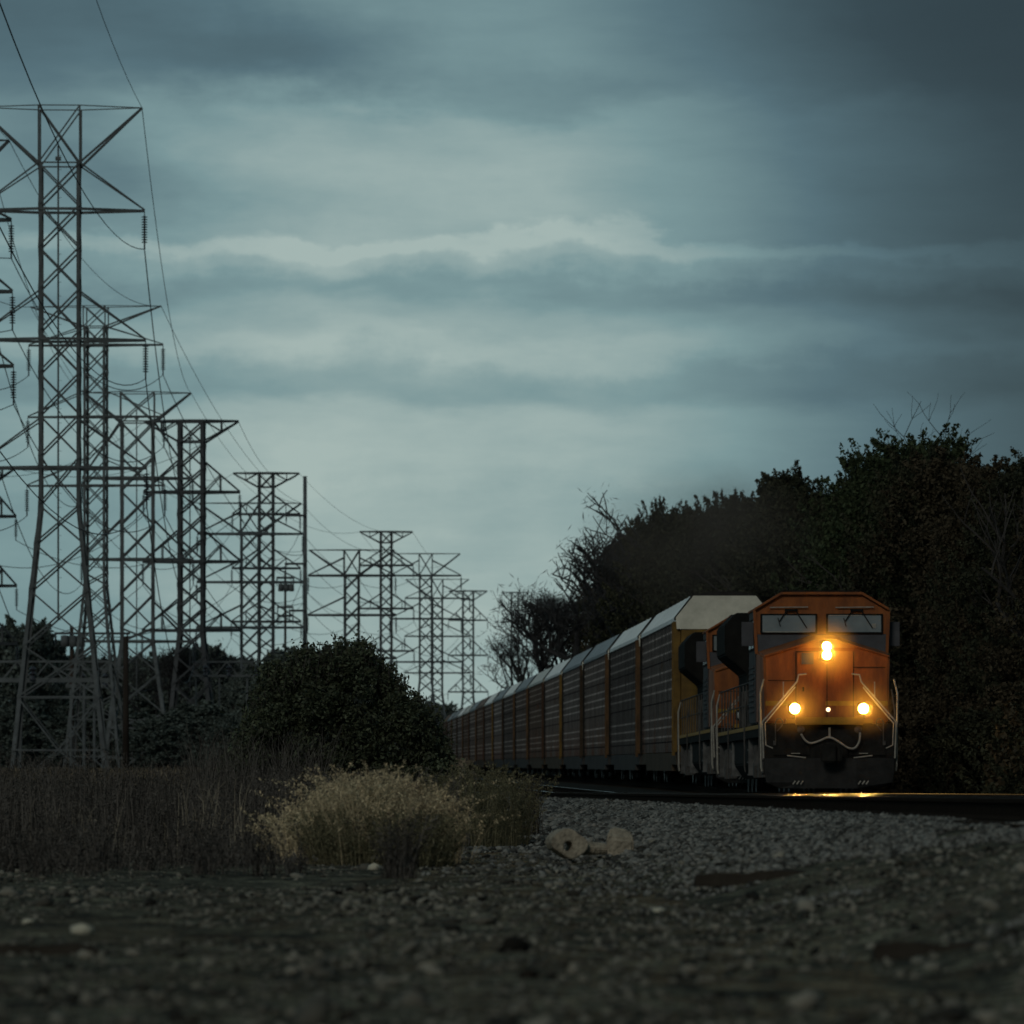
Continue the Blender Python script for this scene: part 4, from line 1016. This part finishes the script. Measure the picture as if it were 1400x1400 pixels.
weeds('olive_weed', 'olive brown weed clump with curled heads beside the ballast', M['olive'], bx, by, rng.uniform(.25,1.2,n)*(1.0-.3*np.abs(dx)), (dx*.3+rng.normal(0,.16,n), rng.normal(0,.14,n)), 36, 9, plume_len=.36, droop=.7)
n = 60; bx,by = disc(n, PX(722,76), 76, .2, .6)
weeds('thin_weed', 'thin dark upright weeds at the left end of the rails', M['dry'], bx, by, rng.uniform(.5,.95,n), (rng.normal(0,.06,n), rng.normal(0,.06,n)), 30, 16, width=.01)
n = 2200; q_ = rng.uniform(-60,420,n); by = 46+12*rng.random(n)**.7+9*fbm(q_*.02, q_*0+.9, 3, 43); bx = PX(q_, by)
k_ = fbm(bx*1.6, by*.6, 3, 15) > .0; bx, by = bx[k_], by[k_]; n = len(bx)
weeds('ground_cover', 'low dark tangled growth along the front of the left weeds', M['dry'], bx, by, rng.uniform(.05,.22,n)*rng.choice([1,1,1,2.2],n), (rng.normal(0,.3,n), rng.normal(0,.2,n)), 4, 9, cat='weeds', stuff=True, width=.008)
qx = []; qy = []; qh = []
for k in range(34):
    Yk = rng.uniform(45,58); xk = PX(rng.uniform(-40,400),Yk); m_ = int(rng.integers(8,34)); qx.append(xk+rng.normal(0,.07,m_)); qy.append(Yk+rng.normal(0,.15,m_)); qh.append(rng.uniform(.15,.55)*rng.uniform(.5,1.1,m_))
bx = np.concatenate(qx); by = np.concatenate(qy); hs = np.concatenate(qh); n = len(bx)
weeds('weed_tufts', 'scattered small dry tufts thinning out from the left weeds onto the gravel', M['dry'], bx, by, hs, (rng.normal(0,.28,n), rng.normal(0,.15,n)), 8, 7, width=.009, cat='weeds', stuff=True)
# small dark weed close in front
n = 130; bx,by = disc(n, PX(548,45), 45, .12, .25); dx = bx-PX(548,45)
weeds('small_weed', 'small blurred dark weed in front of the golden clump', M['dry'], bx, by, rng.uniform(.15,.62,n), (dx*1.2+rng.normal(0,.22,n), rng.normal(0,.15,n)), 8, 7)
# pale upright stems
n = 44; bx = PX(rng.normal(285,26,n),57); by = rng.normal(57,.5,n)
weeds('pale_stems', 'pale upright dead stems at the edge of the dark weeds', M['pale'], bx, by, rng.uniform(.4,.92,n), (rng.normal(.05,.12,n), rng.normal(0,.05,n)), 0, 2, width=.012, stuff=True)
n = 26; bx = PX(rng.uniform(60,190,n),57); by = rng.normal(57,.5,n)
weeds('pale_stems', 'sparse pale dead stems far left in the dark weeds', M['pale'], bx, by, rng.uniform(.3,.7,n), (rng.normal(.05,.12,n), rng.normal(0,.05,n)), 0, 2, width=.008, stuff=True)
# dark weed field on the left
n = 6000; q_ = rng.uniform(-120,400,n); by = 57+13*fbm(q_*.018, q_*0+.3, 4, 41)+rng.random(n)**1.6*70; bx = PX(q_, by)
hs = rng.uniform(.35,1.25,n)*(.9+.8*fbm(bx*.7,by*.15,3,5))*np.clip(.45+(by-54)/14,.35,1)
weeds('weed_field', 'dark dry weeds filling the ground at the left', M['dry'], bx, by, hs, (rng.normal(0,.12,n), rng.normal(0,.1,n)), 12, 8, width=.012, cat='weeds', stuff=True)
n = 1800; by = rng.uniform(62,100,n); bx = PX(rng.uniform(330,640,n), by)
weeds('weed_field', 'brown weeds around the foot of the leafy shrub', M['dry'], bx, by, rng.uniform(.4,1.1,n), (rng.normal(0,.12,n), rng.normal(0,.1,n)), 14, 12, width=.008, cat='weeds', stuff=True)
n = 1500; by = rng.uniform(85,130,n); bx = PX(rng.uniform(-120,380,n), by); k_ = fbm(bx*.45,by*.08,3,91) > .03; bx, by = bx[k_], by[k_]; n = len(bx)
weeds('weed_field', 'tall ragged weeds standing along the back of the left weed field', M['dry'], bx, by, rng.uniform(.7,1.0,n)*(1.2+2.6*fbm(bx*.45,by*.08,3,91)), (rng.normal(0,.18,n), rng.normal(0,.1,n)), 12, 12, width=.012, cat='weeds', stuff=True)
n = 1000; by = rng.uniform(76,90,n); bx = PX(rng.uniform(260,440,n), by)
weeds('weed_field', 'tall bare reddish stalks left of the leafy shrub', M['dry'], bx, by, rng.uniform(.8,1.75,n), (rng.normal(0.05,.16,n), rng.normal(0,.1,n)), 0, 8, width=.010, cat='weeds', stuff=True)
n = 9000; by = rng.uniform(130,440,n); bx = PX(rng.uniform(-200,640,n), by)
weeds('field_grass', 'tan grass field under the towers', M['field'], bx, by, rng.uniform(.5,1.3,n), (rng.normal(0,.2,n), rng.normal(0,.1,n)), 0, 10, width=.05, cat='grass', stuff=True, leafs=.5)

# ------------------------------------------------------------------ debris
def chunk():
    Y = 53.5; X = PX(808,Y); r = empty('concrete_chunk', (X,Y,float(gz(X,Y))+.015), (0,0,.22), 'broken pale concrete block with round hole lying on the gravel', 'concrete block')
    b = MB()
    # left end plate with hole
    n = 20; out = []; inn = []
    for k in range(n):
        t = 2*PI*k/n; ro = .155*(1+.14*math.cos(2*t+.8)+.07*math.cos(4*t))
        out.append((ro*math.cos(t)-.24, ro*.95*math.sin(t)+.145)); inn.append((.045*math.cos(t)-.255,.05*math.sin(t)+.12))
    y0,y1 = -.15,.14; base = len(b.v)
    for y in (y0,y1): b.v += [(x,y,z) for x,z in out]+[(x,y,z) for x,z in inn]
    for k in range(n):
        k2 = (k+1)%n
        b.f += [(k,k2,n+k2,n+k),(2*n+k,3*n+k,3*n+k2,2*n+k2),(k,2*n+k,2*n+k2,k2),(n+k,n+k2,3*n+k2,3*n+k)]
    b.build('end_plate', M['concrete'], r, bevel=.008)
    def blob(x, zc, rx, rz): return [(x, rx*math.cos(2*PI*k/10)*(1+.12*math.sin(3*k)), zc+rz*math.sin(2*PI*k/10)) for k in range(10)]
    c = MB().loft([blob(-.12,.12,.09,.09),blob(-.05,.10,.08,.07),blob(.06,.095,.075,.062),blob(.15,.09,.07,.055)])
    c.build('bar', M['concrete'], r, bevel=.01)
    d = MB().loft([[(.14,-.10,0),(.38,-.13,0),(.45,.10,0),(.24,.2,0)],[(.12,-.12,.2),(.38,-.15,.18),(.44,.09,.2),(.22,.2,.24)],[(.18,-.06,.30),(.35,-.07,.27),(.39,.06,.27),(.25,.15,.31)]])
    d.build('end_block', M['concrete'], r, bevel=.02)
chunk()
def gpt(px, py):
    Y = 12.0
    while Y < 120:
        X = PX(px,Y); z = float(gz(X,Y))
        if PZ(py,Y) <= z: break
        Y += .1
    return X, Y, z
def plank(label, px, py, L, w, h, rz, name='old_timber', seed=0):
    rd = random.Random(seed); X, Y, zb = gpt(px,py)
    b = MB(); n = 7; rings = []
    for i in range(n):
        t = i/(n-1)-.5; k = (1-.25*abs(2*t)**4)*rd.uniform(.75,1.1); dz = rd.uniform(-.012,.012)+.012*math.sin(t*4+seed)
        rings.append([(t*L, -w/2*k+rd.uniform(-.01,.01), -.04+dz),(t*L, w/2*k, -.04+dz),(t*L+.02, w/2*k*.8, h*k+dz),(t*L, -w/2*k*.8, h*k*rd.uniform(.8,1.1)+dz)])
    o = b.loft(rings).build(name, M['oldwood'], None, bevel=.006); o.location = (X,Y,zb); o.rotation_euler = (0,0,rz); tag(o, label, 'timber', 'dark timber scraps on the ground')
plank('dark flat timber lying on the gravel below the ballast',1045,1203,.95,.22,.06,.10,seed=1)
plank('dark blurred timber at the lower left corner',75,1306,.55,.16,.05,.03,seed=3)
plank('long blurred dark timber at the lower right',1290,1300,.6,.2,.045,.1,seed=4)
plank('dark branch lying in front of the left weeds',150,1172,1.1,.16,.08,.05,seed=5)
plank('thin dark branch right of the pale stems',330,1178,.9,.10,.06,-.1,seed=6)
def rock(label, px, py, r, mt, seed):
    X, Y, zb = gpt(px,py); v,f = ico(); rd = np.random.default_rng(seed)
    V = v*(1+.18*rd.standard_normal((12,1)))*r*np.array([1.2,1,.7]); 
    o = np_mesh('rock', V, f, mt); o.location = (X,Y,float(gz(X,Y))+r*.3); tag(o, label, 'rock')
M['palestone'] = mat('pale stone', (0.36,0.34,0.26), 0.9, 0.2, 9, bump=.3)
rock('pale blurred stone at lower left of the gravel',112,1278,.052,M['palestone'],1)
rock('pale stone beside the small dark weed',512,1190,.055,M['palestone'],2)
rock('small yellowish stone left of the pale one',38,1264,.03,M['palestone'],3)
rock('small pale stone right of centre on the gravel',902,1248,.035,M['palestone'],4)
rock('dark round stone at the bottom of the picture',720,1338,.035,M['tie'],5)

# ------------------------------------------------------------------ exhaust smoke
def smoke():
    m = bpy.data.materials.new('exhaust smoke'); m.use_nodes = True; N = m.node_tree.nodes; L = m.node_tree.links; N.clear()
    o = N.new('ShaderNodeOutputMaterial'); v = N.new('ShaderNodeVolumePrincipled')
    v.inputs['Color'].default_value = (0.24,0.20,0.17,1)
    tc = N.new('ShaderNodeTexCoord'); nz = N.new('ShaderNodeTexNoise'); nz.inputs['Scale'].default_value = 0.38; nz.inputs['Detail'].default_value = 4
    L.new(tc.outputs['Object'], nz.inputs[0])
    ln = N.new('ShaderNodeVectorMath'); ln.operation = 'LENGTH'
    mp = N.new('ShaderNodeMapping'); mp.inputs['Scale'].default_value = (1/3.6,1/12.0,1/2.4); L.new(tc.outputs['Object'], mp.inputs[0]); L.new(mp.outputs[0], ln.inputs[0])
    fall = N.new('ShaderNodeMapRange'); fall.inputs[1].default_value = 1.0; fall.inputs[2].default_value = 0.3; L.new(ln.outputs['Value'], fall.inputs[0])
    mr = N.new('ShaderNodeMapRange'); mr.inputs[1].default_value = 0.4; mr.inputs[2].default_value = 0.75; mr.inputs[3].default_value = 0; mr.inputs[4].default_value = 0.13; L.new(nz.outputs[0], mr.inputs[0])
    mu = N.new('ShaderNodeMath'); mu.operation = 'MULTIPLY'; L.new(fall.outputs[0], mu.inputs[0]); L.new(mr.outputs[0], mu.inputs[1]); L.new(mu.outputs[0], v.inputs['Density'])
    L.new(v.outputs[0], o.inputs['Volume'])
    b = MB(); n = 16
    rings = []
    for i in range(1,9):
        t = PI*i/9; rings.append([(3.6*math.sin(t)*math.cos(2*PI*k/n), 12*math.sin(t)*math.sin(2*PI*k/n), -2.4*math.cos(t)) for k in range(n)])
    ob = b.loft(rings).build('exhaust_smoke', m); Y = 158
    ob.location = (lat(LC,Y)-1.2, Y, 7.0+float(grade(Y))); ob.rotation_euler = (0,.1,ROT)
    tag(ob, 'brown grey exhaust smoke drifting over the locomotives', 'smoke', None, 'stuff')
smoke()

# ------------------------------------------------------------------ world, sun, camera
def lin(r,g,b): return tuple(((c/255)/12.92 if c/255 <= .04045 else ((c/255+.055)/1.055)**2.4) for c in (r,g,b))
SUN_EL = math.radians(28); SUN_AZ = math.radians(198)
def world():
    w = bpy.data.worlds.new('World'); S.world = w; w.use_nodes = True; nt = w.node_tree; N = nt.nodes; L = nt.links; N.clear()
    out = N.new('ShaderNodeOutputWorld'); bg = N.new('ShaderNodeBackground'); bg2 = N.new('ShaderNodeBackground'); ad = N.new('ShaderNodeAddShader')
    sky = N.new('ShaderNodeTexSky'); sky.sky_type = 'NISHITA'; sky.sun_disc = False; sky.sun_elevation = SUN_EL; sky.sun_rotation = SUN_AZ
    L.new(sky.outputs[0], bg2.inputs[0]); bg2.inputs[1].default_value = 0.003
    def mth(op,*a):
        n = N.new('ShaderNodeMath'); n.operation = op
        for i,q in enumerate(a):
            if isinstance(q,(int,float)): n.inputs[i].default_value = q
            else: L.new(q,n.inputs[i])
        return n.outputs[0]
    tc = N.new('ShaderNodeTexCoord'); sp = N.new('ShaderNodeSeparateXYZ'); L.new(tc.outputs['Generated'], sp.inputs[0])
    az = mth('ARCTAN2', sp.outputs[0], sp.outputs[1]); k = F/1080.0
    u = mth('MULTIPLY', az, k); v = mth('MULTIPLY', sp.outputs[2], k)
    def noise(su, sv, sc, det, seed, ro=.55):
        c = N.new('ShaderNodeCombineXYZ'); L.new(mth('MULTIPLY',u,su),c.inputs[0]); L.new(mth('MULTIPLY',v,sv),c.inputs[1]); c.inputs[2].default_value = seed
        n = N.new('ShaderNodeTexNoise'); n.inputs['Scale'].default_value = sc; n.inputs['Detail'].default_value = det; n.inputs['Roughness'].default_value = ro; L.new(c.outputs[0],n.inputs[0])
        return n.outputs[0]
    n1 = noise(1,3.2,1.7,5,3.1); n2 = noise(1.6,4.5,4.0,6,7.7); n3 = noise(1.2,2.6,1.9,7,12.3); n5 = noise(1.3,6.5,3.2,8,21.0,.6); n4 = noise(1,1,9,6,1.3,.65)
    vw = mth('ADD', v, mth('ADD', mth('MULTIPLY', mth('SUBTRACT',n1,.5), .17), mth('ADD', mth('MULTIPLY', mth('SUBTRACT',n2,.5), .06), mth('MULTIPLY', mth('SUBTRACT',n4,.5), .05))))
    vr = N.new('ShaderNodeMapRange'); vr.inputs[1].default_value = 0; vr.inputs[2].default_value = 1.25; L.new(vw, vr.inputs[0])
    rp = N.new('ShaderNodeValToRGB'); L.new(vr.outputs[0], rp.inputs[0]); cr = rp.color_ramp; cr.interpolation = 'EASE'
    # rows of the photograph (y) -> brightness of the overcast
    stops = [(1080,.80),(900,.82),(780,.84),(700,.78),(640,.86),(590,.86),(545,.70),(515,.72),(470,.89),(435,.78),(388,.64),(352,.82),(334,.99),(322,.95),(311,.80),(230,.80),(170,.76),(110,.61),(45,.53),(-100,.45),(-260,.5)]
    while len(cr.elements) > 2: cr.elements.remove(cr.elements[-1])
    for i,(y,b) in enumerate(stops):
        p = (1080-y)/1080/1.25; col = (b,b,b,1)
        if i == 0: cr.elements[0].position = p; cr.elements[0].color = col
        elif i == 1: cr.elements[1].position = p; cr.elements[1].color = col
        else: e = cr.elements.new(min(p,1)); e.color = col
    # side to side falloff, with corner vignetting put into the sky brightness
    uw = mth('ADD', u, mth('MULTIPLY', mth('SUBTRACT',n3,.5), .30))
    ur = N.new('ShaderNodeMapRange'); ur.inputs[1].default_value = -1.6; ur.inputs[2].default_value = 1.6; L.new(uw, ur.inputs[0])
    r2 = N.new('ShaderNodeValToRGB'); L.new(ur.outputs[0], r2.inputs[0]); c2 = r2.color_ramp; c2.interpolation = 'B_SPLINE'
    su = [(-1.6,.8),(-.66,.68),(-.40,.92),(-.08,1.10),(.12,1.0),(.36,.62),(.66,.17),(1.6,.5)]
    for i,(x,b) in enumerate(su):
        p = (x+1.6)/3.2
        if i < 2: c2.elements[i].position = p; c2.elements[i].color = (b,b,b,1)
        else: e = c2.elements.new(p); e.color = (b,b,b,1)
    br = mth('MULTIPLY', rp.outputs[0], r2.outputs[0])
    br = mth('MULTIPLY', br, mth('ADD', .72, mth('MULTIPLY', n3, .56)))
    def blob(px, py, sx, sy, amp):
        a = mth('DIVIDE', mth('SUBTRACT', uw, (px-700)/1080), sx/1080); b_ = mth('DIVIDE', mth('SUBTRACT', vw, (1080-py)/1080), sy/1080)
        return mth('MULTIPLY', mth('EXPONENT', mth('MULTIPLY', mth('ADD', mth('MULTIPLY',a,a), mth('MULTIPLY',b_,b_)), -1.0)), amp)
    bl = mth('ADD', mth('ADD', blob(400,105,200,55,-.34), blob(800,135,130,35,-.16)), mth('ADD', mth('ADD', blob(90,230,120,80,-.26), blob(150,50,280,85,-.22)), mth('ADD', blob(640,40,110,60,.08), blob(1400,60,420,330,-.42))))
    br = mth('MULTIPLY', mth('MULTIPLY', br, mth('ADD', 1.0, bl)), 1.08)
    br = mth('MULTIPLY', br, mth('ADD', .82, mth('ADD', mth('MULTIPLY', n4, .12), mth('MULTIPLY', n5, .26))))
    # tint by brightness
    r3 = N.new('ShaderNodeValToRGB'); L.new(br, r3.inputs[0]); c3 = r3.color_ramp
    tints = [(0,(25,35,39)),(.18,(46,63,70)),(.42,(80,106,115)),(.7,(117,145,148)),(1,(160,178,174))]
    for i,(p,c) in enumerate(tints):
        if i < 2: c3.elements[i].position = p; c3.elements[i].color = (*lin(*c),1)
        else: e = c3.elements.new(p); e.color = (*lin(*c),1)
    L.new(r3.outputs[0], bg.inputs[0]); bg.inputs[1].default_value = 1.0
    L.new(bg.outputs[0], ad.inputs[0]); L.new(bg2.outputs[0], ad.inputs[1]); L.new(ad.outputs[0], out.inputs[0])
world()
sd = bpy.data.lights.new('Sun','SUN'); sd.energy = 0.75; sd.angle = math.radians(14); sd.color = (1.0,0.95,0.86)
so = bpy.data.objects.new('Sun', sd); C.objects.link(so)
dirv = Vector((math.sin(SUN_AZ)*math.cos(SUN_EL), math.cos(SUN_AZ)*math.cos(SUN_EL), math.sin(SUN_EL)))
so.rotation_euler = dirv.to_track_quat('Z','Y').to_euler(); so.location = (0,0,60)

cd = bpy.data.cameras.new('Camera'); cam = bpy.data.objects.new('Camera', cd); C.objects.link(cam); S.camera = cam
cam.location = (0,0,ZC); cam.rotation_euler = (PI/2,0,0)
cd.sensor_width = 36; cd.sensor_fit = 'HORIZONTAL'; cd.lens = 36*F/1400; cd.shift_y = (HZ-700)/1400
cd.clip_start = 0.5; cd.clip_end = 20000
cd.dof.use_dof = True; cd.dof.focus_distance = 91; cd.dof.aperture_fstop = 5.0; cd.dof.aperture_blades = 0
S.render.engine = 'CYCLES'
S.view_settings.view_transform = 'Standard'; S.view_settings.look = 'None'; S.view_settings.exposure = 0; S.view_settings.gamma = 1
S.render.resolution_x = 1024; S.render.resolution_y = 1024
S.cycles.volume_step_rate = 2.0; S.cycles.max_bounces = 6; S.cycles.transparent_max_bounces = 8; S.cycles.volume_bounces = 0
